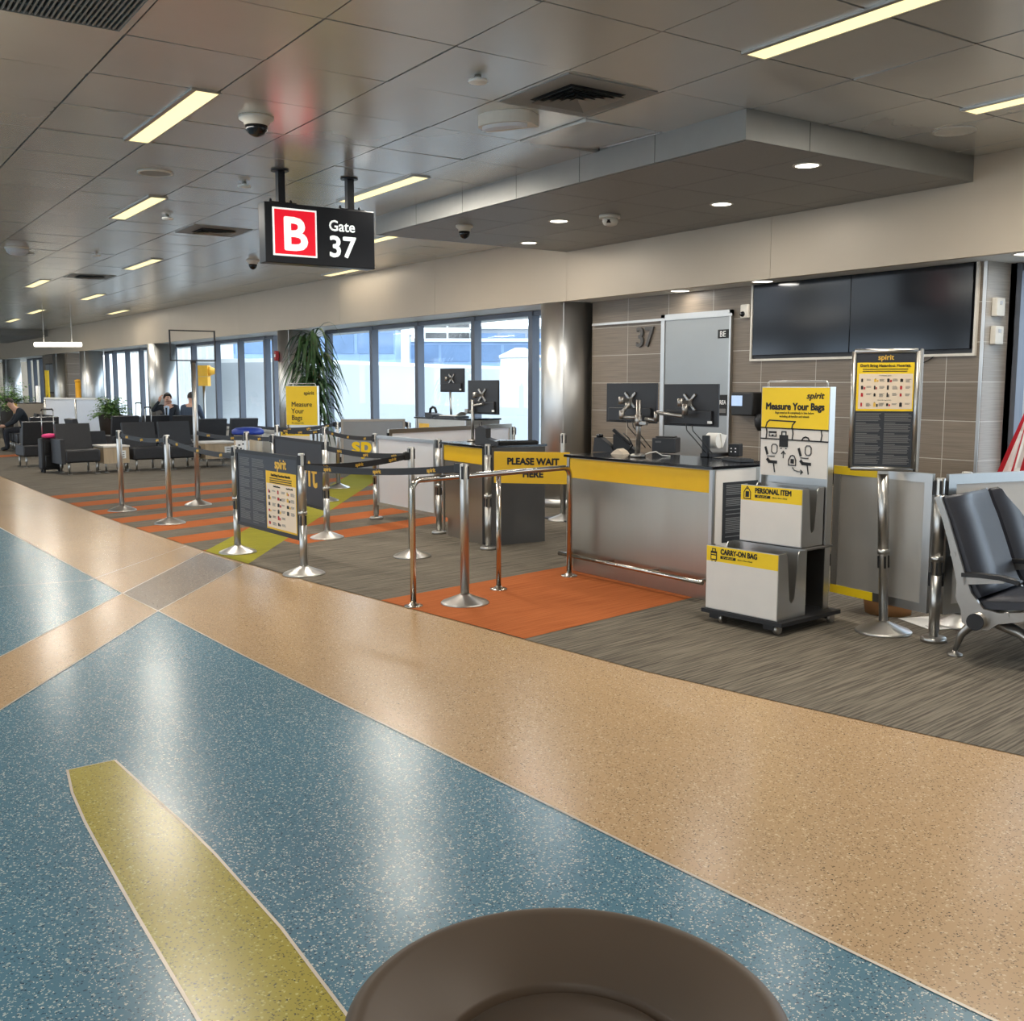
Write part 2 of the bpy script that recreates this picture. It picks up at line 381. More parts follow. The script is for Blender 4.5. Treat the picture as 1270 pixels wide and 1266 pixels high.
xs = sorted(set([p[0] for p in carpet_edge] + [p[0] for p in blue_edge]))
band([(x, yat(blue_edge, x)) for x in xs], [(x, yat(carpet_edge, x) + .02) for x in xs], -.003, 1)
def flat_line(pts, wd, z, mi):
    for a, b in zip(pts[:-1], pts[1:]):
        a = Vector(a); b = Vector(b); n = (b - a).normalized(); n = Vector((-n.y, n.x)) * wd / 2
        fb.face([(*(a + n), z), (*(a - n), z), (*(b - n), z), (*(b + n), z)], mi)
P0, P1, P2 = (-7.87, 1.885), (-9.42, 2.98), (4.5, -6.55)
Q0, Q1 = (-7.11, 1.93), (-8.59, 3.06)
Pe = (-7.87 + 12 * .82, 1.885 - 12 * .572); Qe = (-7.11 + 12 * .82, 1.93 - 12 * .565)
fb.face([(*P0, -.0028), (*Q0, -.0028), (*Qe, -.0028), (*Pe, -.0028)], 1)
fb.face([(*P0, -.0026), (*P1, -.0026), (*Q1, -.0026), (*Q0, -.0026)], 2)
for a, b in ((Pe, P1), (Qe, Q1)): flat_line([a, P0 if a is Pe else Q0, b], .012, -.0020, 4)
flat_line(blue_edge, .012, -.0018, 4)
flat_line([(-8.9, -.2), (-8.55, 1.8), (-9.9, 2.98)], .006, -.0016, 4)
# the long yellow lens shape
yl = [(-4.31, .79), (-4.05, .755), (-3.75, .735), (-3.52, .727), (-2.99, .712), (-2.36, .70), (-1.9, .70), (-1.2, .74), (-.5, .80)]
yr = [(-4.32, .975), (-4.05, .99), (-3.75, 1.003), (-3.52, 1.02), (-3.24, 1.03), (-2.67, 1.03), (-2.18, 1.005), (-1.4, .94), (-.5, .86)]
fb.face([(*p, -.0025) for p in yl] + [(*p, -.0025) for p in reversed(yr)], 3)
flat_line(yl, .010, -.0015, 4); flat_line(yr, .010, -.0015, 4); flat_line([yl[0], yr[0]], .006, -.0015, 4)
struct(fb.obj('floor', [M[k] for k in MF]))
cb = MB()
# carpet with its stripes: one sheet, the colours are laid in
def cface(pts, z, mi): cb.face([(p[0], p[1], z) for p in pts], mi)
for a, b in zip(carpet_edge[:-1], carpet_edge[1:]):
    cface([a, b, (b[0], 9.6), (a[0], 9.6)], 0.0, 0)
def stripe(c0, c1, ytop):
    def xe(c):                       # meets the carpet edge
        y = 2.8
        for _ in range(12): y = yat(carpet_edge, c - .33 * (y - 2.78))
        return (c - .33 * (y - 2.78), y)
    a = xe(c0); b = xe(c1); cface([a, b, (c1 - .33 * (ytop - 2.78), ytop), (c0 - .33 * (ytop - 2.78), ytop)], .0006, 1)
for c0, c1 in ((-15.45, -14.98), (-14.34, -13.85), (-13.3, -12.85), (-12.35, -11.9), (-11.42, -10.95), (-10.45, -9.97), (-9.45, -8.98)): stripe(c0, c1, 7.4)
stripe(-24.9, -24.2, 7.0)
cface([(-9.47, 3.02), (-8.57, 3.10), (-16.2, 8.4), (-17.1, 8.3)], .0012, 2)
gx = [(-8.57, 3.105), (-6.9, 3.29), (-6.9, 4.1), (-9.66, 3.86)]
cface(gx, .0016, 0)
cface([(-6.56, 3.335), (-5.05, 3.53), (-5.45, 5.6), (-7.0, 5.6)], .0018, 1)
co = cb.obj('carpet', [M['carpet'], M['orange'], M['green']]); struct(co)

# ceiling: metal panels with open reveals under a dark void
TX, TY = .786, .7455
X0, Y0 = -4.932, 1.506
ce = MB()
ce.face([(CX0, CY0, ZC + .10), (CX1, CY0, ZC + .10), (CX1, 9.6, ZC + .10), (CX0, 9.6, ZC + .10)], 1)
rnd = random.Random(3)
SX0, SX1, SY0 = -10.2, -4.94, 5.196                     # the lowered soffit by the gate
nx0, nx1 = int((CX0 - X0) / TX), int((CX1 - X0) / TX)
for i in range(nx0, nx1 + 1):
    for j in range(-14, 9):
        x, y = X0 + i * TX, Y0 + j * TY
        if y > yb(x) or (j == -1 and i == -1): continue
        tx, ty = (rnd.random() - .5) * .010, (rnd.random() - .5) * .010
        g = .006; cx, cy = x - TX / 2 + TX, y + TY / 2
        x0, x1, y0, y1 = x + g, x + TX - g, y + g, min(y + TY - g, yb(x) - .004)
        dz = lambda px, py: ZC + tx * (px - cx) + ty * (py - cy)
        if i == -2 and j == 4: tx, ty = -.012, .045
        lo = [(px, py, dz(px, py)) for px, py in ((x0, y0), (x1, y0), (x1, y1), (x0, y1))]
        ce.face(lo, 0)
        for k in range(4):
            a, b = lo[k], lo[(k + 1) % 4]; ce.face([a, b, (b[0], b[1], ZC + .03), (a[0], a[1], ZC + .03)], 0)
struct(ce.obj('ceiling', [M['tile_c'], M['dark']]))
# lowered soffit box: front fascia, two end fascias, perforated underside in panels
def soffit(x0, x1, y0, y1, name):
    s = MB()
    s.b2(x0, x1, y0, y0 + .02, ZS, ZC); s.b2(x1 - .02, x1, y0 + .02, y1, ZS, ZC); s.b2(x0, x0 + .02, y0 + .02, y1, ZS, ZC)
    s.face([(x0, y0, ZS + .03), (x1, y0, ZS + .03), (x1, y1, ZS + .03), (x0, y1, ZS + .03)], 2)
    y = y0 + .03
    n = max(1, round((x1 - x0) / TX)); d = (x1 - x0 - .04) / n
    while y < y1 - .05:
        ye = min(y + TY, y1)
        for k in range(n): s.b2(x0 + .02 + k * d + .004, x0 + .02 + (k + 1) * d - .004, y + .004, ye - .004, ZS, ZS + .02, 1)
        y = ye
    for k in range(1, 6):
        xx = x0 + (x1 - x0) * k / 6; s.b2(xx, xx + .004, y0 - .001, y0, ZS, ZC, 2)
    s.b2(x1, x1 + .001, y0 + .62, y0 + .624, ZS, ZC, 2)
    return struct(s.obj(name, [M['fascia'], M['perf'], M['dark']]))
soffit(SX0, SX1, SY0, 7.74, 'ceiling')
soffit(-44.0, -37.2, 4.9, yb(-40) + .1, 'ceiling')

# bulkhead wall above the windows and the gate, with its underside
bk = MB()
def wall_seg(b, xa, xb, fa, fb_, z0, z1, mi=0):
    ya, yb2 = fa; yc, yd = fb_
    pts = [(xa, ya), (xb, yc), (xb, yd), (xa, yb2)]
    b.prism(pts, z0, z1, 'XY', mi)
segs = [-52, -46, -40, -34, -29.5, -25, -20.6, -16.2, -13.2, -10.2, -7.0, -3.6, 0, 6]
for xa, xb in zip(segs[:-1], segs[1:]):
    wall_seg(bk, xa + .002, xb - .002, (yb(xa), yb(xa) + .06), (yb(xb), yb(xb) + .06), ZB, ZC + .02, 0)
struct(bk.obj('wall_back', M['bulk']))
ub = MB()
for xa, xb in zip(segs[:-1], segs[1:]):
    wall_seg(ub, xa, xb, (yb(xa) + .06, yb(xa) + 1.7), (yb(xb) + .06, yb(xb) + 1.7), ZB, ZB + .05)
struct(ub.obj('ceiling', M['white']))
# gate tile wall with a side return, door opening and screen recess stay as applied parts
YT = 8.10
tw = MB(); tw.b2(-10.15, -5.004, YT, YT + .7, 0, ZB - .001, 0)
tw.b2(-5.004, -5.0, YT + .01, YT + .7, 0, ZB - .001, 1); tw.b2(-5.03, -5.0, YT - .004, YT, 0, ZB - .001, 2)
tw.b2(-10.95, -10.15, YT + .45, YT + .7, 0, ZB - .001, 0)
struct(tw.obj('wall_gate', [M['tilew'], M['tile_lit'], M['alu']]))
# spandrel below the windows
sp = MB()
for xa, xb in zip([-52, -40, -29.5, -20, -10.95], [-40, -29.5, -20, -10.95]):
    wall_seg(sp, xa, xb, (yw(xa), yw(xa) + .15), (yw(xb), yw(xb) + .15), 0, .55); wall_seg(sp, xa, xb, (yw(xa) - .05, yw(xa) + .15), (yw(xb) - .05, yw(xb) + .15), .55, .60)
sp.b2(-4.99, CX1, 8.44, 8.6, 0, .3)
struct(sp.obj('wall_windows', M['white']))
# windows: frame with mullions, one pane to each bay
def window(n, xa, xb, fy, mull, z0=.60, z1=ZB - .005, wd=.10):
    f = MB()
    def mx(x, ww, za, zb): f.box((x, fy(x) + .04, (za + zb) / 2), (ww, .12, zb - za))
    for a, b in zip([xa] + mull, mull + [xb]):
        ang = math.atan2(fy(b) - fy(a), b - a); L = math.hypot(b - a, fy(b) - fy(a)); c = ((a + b) / 2, (fy(a) + fy(b)) / 2 + .04)
        f.box((c[0], c[1], z0 + .03), (L, .10, .06), ang); f.box((c[0], c[1], z1 - .03), (L, .10, .06), ang)
    for x in [xa + wd / 2] + mull + [xb - wd / 2]: mx(x, wd, z0, z1)
    o = struct(f.obj('window_%d' % n, M['mullion']))
    for a, b in zip([xa] + mull, mull + [xb]):
        g = MB(); g.face([(a, fy(a) + .05, z0), (b, fy(b) + .05, z0), (b, fy(b) + .05, z1), (a, fy(a) + .05, z1)]); g.obj('window_pane', M['glass'], o)
    return o
mu = [-13.50, -15.10, -16.75]
def wx(px):
    v = ray(px, 480); t = (8.42 + .306) / (v.y - .03 * v.x); return v.x * t
window(1, wx(405), -10.95, yw, [wx(462), wx(518), wx(588), wx(659)])
window(2, wx(215), wx(342), yw, [wx(240), wx(269), wx(298), wx(330)])
window(3, wx(132), wx(186), yw, [wx(142), wx(158), wx(175)])
window(4, -44.0, -39.8, yw, [-42.9, -41.9, -40.9])
wr = window(5, -5.0, 6.0, lambda x: 8.46, [-2.6, -.4, 1.8, 4.0], .3)
dk = MB(); dk.b2(-4.998, -4.945, 8.44, 8.56, .3, ZB - .001); dk.obj('window_jamb', M['black'], wr)
# far gate: tiled wall piece with steel edges
fw = MB(); fw.b2(-39.6, -35.6, yb(-38) + .25, yb(-38) + 1.2, 0, ZB - .001); struct(fw.obj('wall_gate', M['tilew']))
# other side of the concourse (behind the viewer) and ends
ow = MB(); ow.b2(CX0, CX1, CY0 - .2, CY0, 0, .6); ow.b2(CX0, CX1, CY0 - .2, CY0, 2.75, ZC + .1)
for k in range(12): ow.b2(-52 + k * 5, -51.0 + k * 5, CY0 - .2, CY0, .6, 2.75)  # piers of this unseen wall sized by how much daylight should enter
struct(ow.obj('wall_front', M['bulk']))
ew = MB(); ew.b2(CX0 - .2, CX0, CY0, 10, 0, ZC + .1); struct(ew.obj('wall_left', M['bulk']))
ew = MB(); ew.b2(CX1, CX1 + .2, CY0, 10, 0, ZC + .1); struct(ew.obj('wall_right', M['bulk']))
# steel clad round columns
def column(x, y, n, r=.33):
    c = MB(); c.lathe([(r, 0), (r, ZB - .002)], (x, y, 0), 40); c.lathe([(r + .004, 0), (r + .004, .1)], (x, y, 0), 40)
    c.box((x + r * .72, y - r * .72, ZB / 2), (.006, .006, ZB - .01), PI / 4)
    return struct(c.obj('column_%d' % n, M['steelh']))
def colx(px, off=.26):
    v = ray(px, 480); t = (7.74 + off + .306) / (v.y - .03 * v.x); return v.x * t, v.y * t
column(-10.55, 8.02, 1)
CB = colx(368); column(*CB, 2); column(*colx(202), 3); column(*colx(115), 4); column(-36.2, 7.10, 5, .26); column(-45.0, 7.0, 6)

# ------------------------------------------------------------------ door, screens, numbers and devices on the gate wall
d = MB(); d.b2(-8.81, -7.825, YT - .03, YT - .002, 0, 2.235); 
door = struct(d.obj('door_1', M['doorsteel']))
f = MB(); f.b2(-8.87, -8.81, YT - .04, YT - .002, 0, 2.30); f.b2(-7.825, -7.80, YT - .04, YT - .002, 0, 2.30); f.b2(-8.87, -7.80, YT - .04, YT - .002, 2.235, 2.30)
f.obj('door_frame', M['alu'], door)
f = MB(); f.b2(-10.1, -7.78, YT - .05, YT - .041, 2.235, 2.262); f.obj('door_canopy_trim', M['alu'], door)
f = MB(); f.b2(-7.99, -7.84, YT - .036, YT - .03, 2.01, 2.10); sg = f.obj('door_sign', M['ink'], door)
letters(sg, 'BE', -7.915, YT - .039, 2.025, .085, M['white_print'], .01)
f = MB(); f.b2(-8.25, -7.835, YT - .036, YT - .03, 1.20, 1.42); sg = f.obj('door_sign', M['ink'], door)
letters(sg, 'AREA', -7.845, YT - .038, 1.32, .062, M['white_print'], .03, 'RIGHT', sx=.9)
f = MB(); f.b2(-8.2, -7.85, YT - .0375, YT - .036, 1.23, 1.275); f.obj('door_sign_strip', M['inkgrey'], sg)
g37 = thing('gate_number', 'raised dark metal number 37 on the tiled gate wall left of the door', 'number', (-9.17, YT, 1.965))
me = text_me('37', .31, .015, 'CENTER', .012).copy(); me.materials.clear(); me.materials.append(M['darkgrey']); part('numeral', me, g37, (0, -.013, 0))
tv = thing('display_screen', 'wide pair of switched off black screens in a beige frame on the gate wall', 'screen', (-6.30, YT, 2.165))
f = MB(); W_, H_ = 2.44, .76
for (x0, x1, z0, z1) in ((-W_ / 2, W_ / 2, H_ / 2, H_ / 2 + .022), (-W_ / 2, W_ / 2, -H_ / 2 - .022, -H_ / 2), (-W_ / 2 - .022, -W_ / 2, -H_ / 2 - .022, H_ / 2 + .022), (W_ / 2, W_ / 2 + .022, -H_ / 2 - .022, H_ / 2 + .022)): f.b2(x0, x1, -.03, -.001, z0, z1)
f.obj('frame', M['device'], tv)
f = MB(); f.b2(-W_ / 2, W_ / 2, -.012, -.001, -H_ / 2, H_ / 2); f.obj('recess_panel', M['black'], tv)
for x0, x1 in ((-1.20, -.012), (-.008, 1.20)):
    f = MB(); f.b2(x0, x1, -.04, -.013, -H_ / 2 + .035, H_ / 2 - .02, 0, .004); f.obj('screen', M['blackg'], tv)
f = MB(); f.tube([(.62 + k * .03, -.02, -H_ / 2 - .02 - .05 * math.sin(PI * k / 8)) for k in range(9)], .005); f.obj('cable', M['black'], tv)
dv = thing('wall_camera', 'small ivory wall device with a dark lens above the door corner', 'camera', (-7.62, YT, 2.27))
f = MB(); f.b2(-.05, .05, -.05, -.001, -.07, .07, 0, .012); f.obj('housing', M['device'], dv)
f = MB(); f.lathe([(.001, -.075), (.022, -.07), (.03, -.05)], (-.012, 0, -.028), 14, 0, True, 'Y'); f.obj('lens', M['blackg'], dv)
dv = thing('door_reader', 'black wall reader with a lit blue display right of the gate door', 'reader', (-7.53, YT, 1.33))
f = MB(); f.b2(-.15, .15, -.14, -.001, -.12, .12, 0, .015); f.obj('housing', M['black'], dv)
f = MB(); f.b2(-.135, .01, -.146, -.141, -.02, .085); f.obj('display', M['screen'], dv)
dv = thing('intercom', 'ivory wall intercom with a small dark window beside the black reader', 'intercom', (-7.23, YT, 1.36))
f = MB(); f.b2(-.09, .09, -.05, -.001, -.13, .13, 0, .008); f.obj('housing', M['device'], dv)
f = MB(); f.b2(-.04, .04, -.053, -.05, .0, .09); f.obj('display', M['blackg'], dv)
f = MB()
for k in range(4): f.b2(-.05, .05, -.053, -.05, -.03 - .022 * k, -.022 - .022 * k)
f.obj('speaker_slots', M['inkgrey'], dv)
dv = thing('microphone', 'black handheld paging microphone hung on the wall under the intercom', 'microphone', (-7.30, YT, 1.15))
f = MB(); f.b2(-.04, .12, -.03, -.001, -.03, .02); f.obj('bracket', M['black'], dv)
f = MB(); f.lathe([(.02, -.09), (.05, -.04), (.06, .03), (.04, .075), (.01, .085)], (-.05, -.06, 0), 16); f.obj('body', M['black'], dv)
f = MB(); f.tube([(-.03, -.05, -.09), (.0, -.05, -.2), (-.02, -.05, -.32), (.02, -.05, -.45)], .007); f.obj('cord', M['black'], dv)
for zz, lb in ((2.16, 'upper of two small white boxes on the pale end of the tiled wall'), (1.93, 'lower of two small white boxes on the pale end of the tiled wall')):
    dv = thing('wall_box', lb, 'box', (-5.0, YT + .14, zz), PI / 2, 'white boxes on the wall end')
    f = MB(); f.b2(-.06, .06, -.05, -.001, -.075, .075, 0, .006); f.obj('cover', M['device'], dv)
    f = MB(); f.b2(-.02, .02, -.053, -.05, .02, .05); f.obj('label_plate', M['frost'], dv)
dv = thing('wall_outlet', 'small black outlet plate low on the tiled wall right of the screens', 'outlet', (-5.62, YT, .82))
f = MB(); f.b2(-.035, .035, -.014, -.001, -.07, .07, 0, .003); f.obj('plate', M['black'], dv)
f = MB(); f.b2(-.015, .015, -.018, -.014, -.03, -.005); f.b2(-.015, .015, -.018, -.014, .005, .03); f.obj('socket', M['blackg'], dv)

# ------------------------------------------------------------------ ceiling fixtures
def c3(x, y): return (x * 1.2, y * 1.2)
def ceiling_light(x0, x1, y, label, wd=.14, power=LAMP_POWER):
    t = thing('ceiling_light', label, 'ceiling light', ((x0 + x1) / 2, y, ZC), 0, 'recessed linear ceiling lights')
    L = abs(x1 - x0)
    f = MB()
    f.b2(-L / 2 - .012, L / 2 + .012, -wd / 2 - .03, -wd / 2, -.012, .03); f.b2(-L / 2 - .012, L / 2 + .012, wd / 2, wd / 2 + .012, -.012, .03)
    f.b2(-L / 2 - .012, -L / 2, -wd / 2, wd / 2, -.012, .03); f.b2(L / 2, L / 2 + .012, -wd / 2, wd / 2, -.012, .03); f.obj('frame', M['alu'], t)
    f = MB(); f.b2(-L / 2, L / 2, -wd / 2, wd / 2, -.009, .02); f.obj('diffuser', M['lamp'], t)
    la = bpy.data.lights.new('tube', 'AREA'); la.shape = 'RECTANGLE'; la.size = L; la.size_y = wd; la.energy = power; la.color = (1, .93, .82)
    lo = bpy.data.objects.new('tube', la); COL.objects.link(lo); lo.parent = t; lo.location = (0, 0, -.014)
    return t
def cl(x0, x1, y, label, **k): ceiling_light(x0 * 1.2, x1 * 1.2, y * 1.2, label, **k)
cl(-6.72, -5.41, 1.82, 'large warm ceiling strip light at upper left, nearest on the left side')
cl(-9.87, -8.59, 2.47, 'ceiling strip light second from the viewer on the left, beyond the round grille')
cl(-14.05, -12.75, 3.62, 'ceiling strip light just left of the hanging gate sign and its small vent')
cl(-17.4, -16.1, 3.01, 'ceiling strip light at the far left near the round wall of orange reflections')
cl(-19.4, -18.1, 4.22, 'small far ceiling strip light between two others above the lounge seats')
cl(-23.0, -21.6, 5.5, 'far ceiling strip light close along the bulkhead wall', power=8)
cl(-7.95, -6.70, 3.78, 'ceiling strip light right behind the hanging gate sign posts')
cl(-10.2, -8.95, 5.02, 'ceiling strip light partly hidden behind the right end of the gate sign')
cl(-13.35, -12.05, 6.05, 'ceiling strip light showing just under the gate sign', power=5)
cl(-3.45, -2.13, 3.68, 'long bright ceiling strip light at the top right of the view')
cl(-3.47, -2.17, 5.38, 'ceiling strip light at the right edge next to the round speaker cover')
cl(-23.8, -22.4, 4.1, 'tiny far ceiling strip light on the left over the luggage')
cl(-28.5, -27.2, 3.0, 'farthest ceiling strip light at the left edge of the view')
cl(-27.2, -25.8, 4.2, 'tiny distant ceiling strip light second from the far left')
for x in (-26, -20.5, -15, -9.5, -4, 1.5):  # unseen strip lights added out of view to brighten the hall
    for y in (-1.35, -4.7):
        cl(x - .65, x + .65, y, 'unseen ceiling strip light added for light outside the view')
cl(-.6, .7, 2.47, 'unseen ceiling strip light added for light outside the view')
def downlight(x, y, z, label, r=.085, m='lampw', power=6):
    t = thing('downlight', label, 'downlight', (x, y, z), 0, 'round recessed downlights')
    f = MB(); f.lathe([(r + .02, -.004), (r + .02, .001), (r, .001), (r, -.004)], (0, 0, 0), 28, 0, False); f.lathe([(r + .02, -.004), (r, -.006)], (0, 0, 0), 28, 0, False); f.obj('trim_ring', M['device'], t)
    f = MB(); f.lathe([(r, -.003), (r, .0)], (0, 0, 0), 24); f.obj('lens', M[m], t)
    if power:
        la = bpy.data.lights.new('lamp', 'AREA'); la.shape = 'DISK'; la.size = r * 2; la.energy = power; la.color = (1, .96, .9)
        lo = bpy.data.objects.new('lamp', la); COL.objects.link(lo); lo.parent = t; lo.location = (0, 0, -.012)
    return t
s2 = 1.2
for (x, y), lb in (((-4.38, 5.14), 'bright round downlight in the lowered ceiling nearest its front corner'), ((-5.64, 5.70), 'bright round downlight in the lowered ceiling near the back wall, right half'),
                   ((-6.95, 5.19), 'bright round downlight in the lowered ceiling left of the white detector'), ((-8.15, 5.74), 'bright round downlight at the far left end of the lowered ceiling')):
    downlight(x * s2, y * s2, ZS, lb)
for (x, y), lb in (((-7.02, 6.60), 'small downlight in the recess ceiling above the gate door'), ((-6.01, 6.56), 'small downlight in the recess ceiling above the wide screens'), ((-3.80, 6.60), 'warm round downlight at the right end of the recess ceiling')):
    downlight(x * s2, y * s2, ZB, lb, .10, 'lampw', 1.5)
# ceiling devices
def dome_camera(x, y, z, label, k=1.0):
    t = thing('dome_camera', label, 'security camera', (x, y, z), 0, 'dome cameras on the ceiling')
    f = MB(); f.lathe([(.115 * k, 0), (.115 * k, -.02), (.085 * k, -.035), (.08 * k, -.06)], (0, 0, 0), 28); f.obj('mount', M['device'], t)
    f = MB(); f.lathe([(.075 * k, -.06), (.07 * k, -.09), (.05 * k, -.115), (.02 * k, -.13), (.002, -.132)], (0, 0, 0), 24); f.obj('dome', M['blackg'], t)
dome_camera(*c3(-5.77, 2.21), ZC, 'dome camera on the ceiling beside the large upper left strip light')
dome_camera(*c3(-12.25, 4.6), ZC, 'small dark dome camera on the ceiling left of the gate sign', .8)
dome_camera(-9.10, 5.62, ZS, 'dark bullet dome camera under the lowered ceiling right of the gate sign', .75)
t = thing('smoke_detector', 'white detector with a sensor window under the middle of the lowered ceiling', 'detector', (-7.80, 6.42, ZS))
f = MB(); f.lathe([(.10, 0), (.10, -.03)], (0, 0, 0), 24); f.obj('mount', M['device'], t)
f = MB(); f.lathe([(.07, -.03), (.075, -.06), (.06, -.09), (.03, -.10)], (.01, 0, 0), 20); f.obj('sensor', M['device'], t)
f = MB(); f.box((.05, -.05, -.065), (.03, .03, .03)); f.obj('sensor_window', M['blackg'], t)
t = thing('ceiling_sensor', 'wide white half round sensor housing on the ceiling below the square vent', 'sensor', (-5.93, 3.98, ZC))
f = MB()
arc = [(.19 * math.cos(a), .19 * math.sin(a)) for a in [PI * k / 16 for k in range(17)]]
f.prism([(x * 1.0, -y * .55) for x, y in arc] + [(-.19, .13), (.19, .13)], -.075, 0, 'XY'); o = f.obj('housing', M['device'], t); o.rotation_euler = (0, 0, .55)
f = MB(); f.prism([(x * .85, -y * .45) for x, y in arc], -.10, -.076, 'XY'); o = f.obj('lens', M['frost'], t); o.rotation_euler = (0, 0, .55)
def puck(x, y, label):
    t = thing('ceiling_sensor_disc', label, 'sensor', (x, y, ZC), 0, 'small white ceiling discs')
    f = MB(); f.lathe([(.02, 0), (.02, -.025)], (0, 0, 0), 14); f.obj('neck', M['alu'], t)
    f = MB(); f.lathe([(.055, -.025), (.058, -.035), (.05, -.042), (.001, -.044)], (0, 0, 0), 24); f.obj('disc', M['white'], t)
puck(*c3(-4.42, 2.81), 'white ceiling disc left of the square vent, nearest the viewer')
puck(*c3(-7.64, 2.82), 'white ceiling disc between the first strip light and the gate sign')
puck(*c3(-9.47, 2.79), 'small white ceiling disc left of the rectangular vent')
puck(*c3(-12.6, 2.9), 'far small white ceiling disc beyond the second strip light')
def round_cover(x, y, r, label, m='device'):
    t = thing('ceiling_speaker', label, 'speaker', (x, y, ZC), 0, 'round ceiling speakers')
    f = MB(); f.lathe([(r, 0), (r, -.006), (r * .86, -.010), (r * .86, -.003)], (0, 0, 0), 32, 0, False); f.obj('ring', M['device'], t)
    f = MB(); f.lathe([(r * .86, -.002), (r * .86, -.006)], (0, 0, 0), 28); f.obj('grille', M[m], t)
round_cover(*c3(-7.65, 2.18), .145, 'round grey speaker grille in the ceiling at upper left', 'perf')
round_cover(*c3(-3.78, 5.71), .145, 'round ivory cover in the ceiling at upper right by the soffit corner')
round_cover(*c3(-13.0, 2.2), .145, 'far round speaker grille at the left edge of the ceiling', 'perf')
t = thing('ceiling_beacon', 'ivory dome beacon on the ceiling at the far left edge', 'detector', (*c3(-12.6, 2.08), ZC))
f = MB(); f.lathe([(.15, 0), (.15, -.02)], (0, 0, 0), 24); f.obj('base', M['device'], t)
f = MB(); f.lathe([(.14, -.02), (.13, -.06), (.09, -.09), (.01, -.1)], (0, 0, 0), 24); f.obj('dome', M['frost'], t)
def vent(x, y, sz, label, rings=5):
    t = thing('ceiling_vent', label, 'vent', (x, y, ZC - .003), 0, 'square ceiling diffusers')
    f = MB(); f.b2(-.36, .36, -.34, .34, -.004, .006); f.obj('panel', M['fascia'], t)
    f = MB(); f.b2(-sz, sz, -sz, sz, -.006, -.004); f.obj('throat', M['dark'], t)
    for k in range(rings):
        a = sz * (1 - k / rings) - .004; b = a - sz / rings * .62; z = -.010 - .004 * k
        f = MB()
        for q in range(4):
            c, s_ = math.cos(q * PI / 2), math.sin(q * PI / 2)
            def R(x_, y_): return (x_ * c - y_ * s_, x_ * s_ + y_ * c)
            f.face([(*R(-a, -a), -.024), (*R(a, -a), -.024), (*R(b, -b), -.007), (*R(-b, -b), -.007)])
            f.face([(*R(-a, -a), -.026), (*R(a, -a), -.026), (*R(b, -b), -.009), (*R(-b, -b), -.009)])
        f.obj('louver', M['fascia'], t)
vent(X0 - TX * .5, Y0 + TY * 3.5, .21, 'square louvred air vent in the ceiling above the counter area')
vent(*c3(-10.15, 3.43), .2, 'small rectangular looking vent in the ceiling left of the gate sign')
vent(*c3(-15.3, 3.42), .2, 'far dark vent in the ceiling among the orange reflections')
t = thing('return_grille', 'large ribbed return air grille in the ceiling at the top left corner', 'vent', (X0 - TX / 2, Y0 - TY / 2, ZC))
f = MB(); f.b2(-TX / 2 + .01, TX / 2 - .01, -TY / 2 + .01, TY / 2 - .01, .03, .035); f.obj('backing', M['dark'], t)
f = MB()
for k in range(28):
    yy = -TY / 2 + .045 + k * (TY - .09) / 27; f.b2(-TX / 2 + .04, TX / 2 - .04, yy - .005, yy + .005, .0, .028)
for k in range(7):
    xx = -TX / 2 + .04 + k * (TX - .08) / 6; f.b2(xx - .004, xx + .004, -TY / 2 + .04, TY / 2 - .04, .008, .028)
f.obj('bars', M['fascia'], t)
f = MB()
for q in (-1, 1): f.b2(-TX / 2 + .006, TX / 2 - .006, q * (TY / 2 - .022) - .016, q * (TY / 2 - .022) + .016, -.004, .03); f.b2(q * (TX / 2 - .022) - .016, q * (TX / 2 - .022) + .016, -TY / 2 + .038, TY / 2 - .038, -.004, .03)
f.obj('frame', M['tile_c'], t)
# hanging gate sign
gs = thing('gate_sign', 'black hanging sign with a red letter B and Gate 37 on two ceiling posts', 'sign', (-8.41, 3.77, 2.53), PI / 2)
f = MB(); f.b2(-.5, .5, 0, .14, 0, .49, 0, .006); f.obj('box', M['signblack'], gs)
f = MB(); f.b2(-.435, -.045, -.006, -.001, .06, .45); f.obj('white_border', M['signwhite'], gs)
f = MB(); f.b2(-.42, -.06, -.009, -.0065, .075, .435); f.obj('red_panel', M['signred'], gs)
letters(gs, 'B', -.245, -.0105, .115, .375, M['signwhite'], .035, sx=1.08)
letters(gs, 'Gate', .19, -.002, .30, .125, M['signwhite'], .022)
letters(gs, '37', .19, -.002, .085, .245, M['signwhite'], .03, sx=1.05)
for yy in (-.33, .30):
    f = MB(); f.b2(yy - .03, yy + .03, .04, .10, .49, ZC - 2.53 - .01); f.lathe([(.075, ZC - 2.53 - .012), (.075, ZC - 2.53)], (yy, .07, 0), 24); f.b2(yy - .12, yy + .12, .02, .12, .49, .50)
    f.obj('hanger_post', M['signblack'], gs)
    for q in (-.09, .09):
        f = MB(); f.lathe([(.012, .50), (.012, .52), (.006, .53)], (yy + q, .07, 0), 8); f.obj('bolt', M['signblack'], gs)

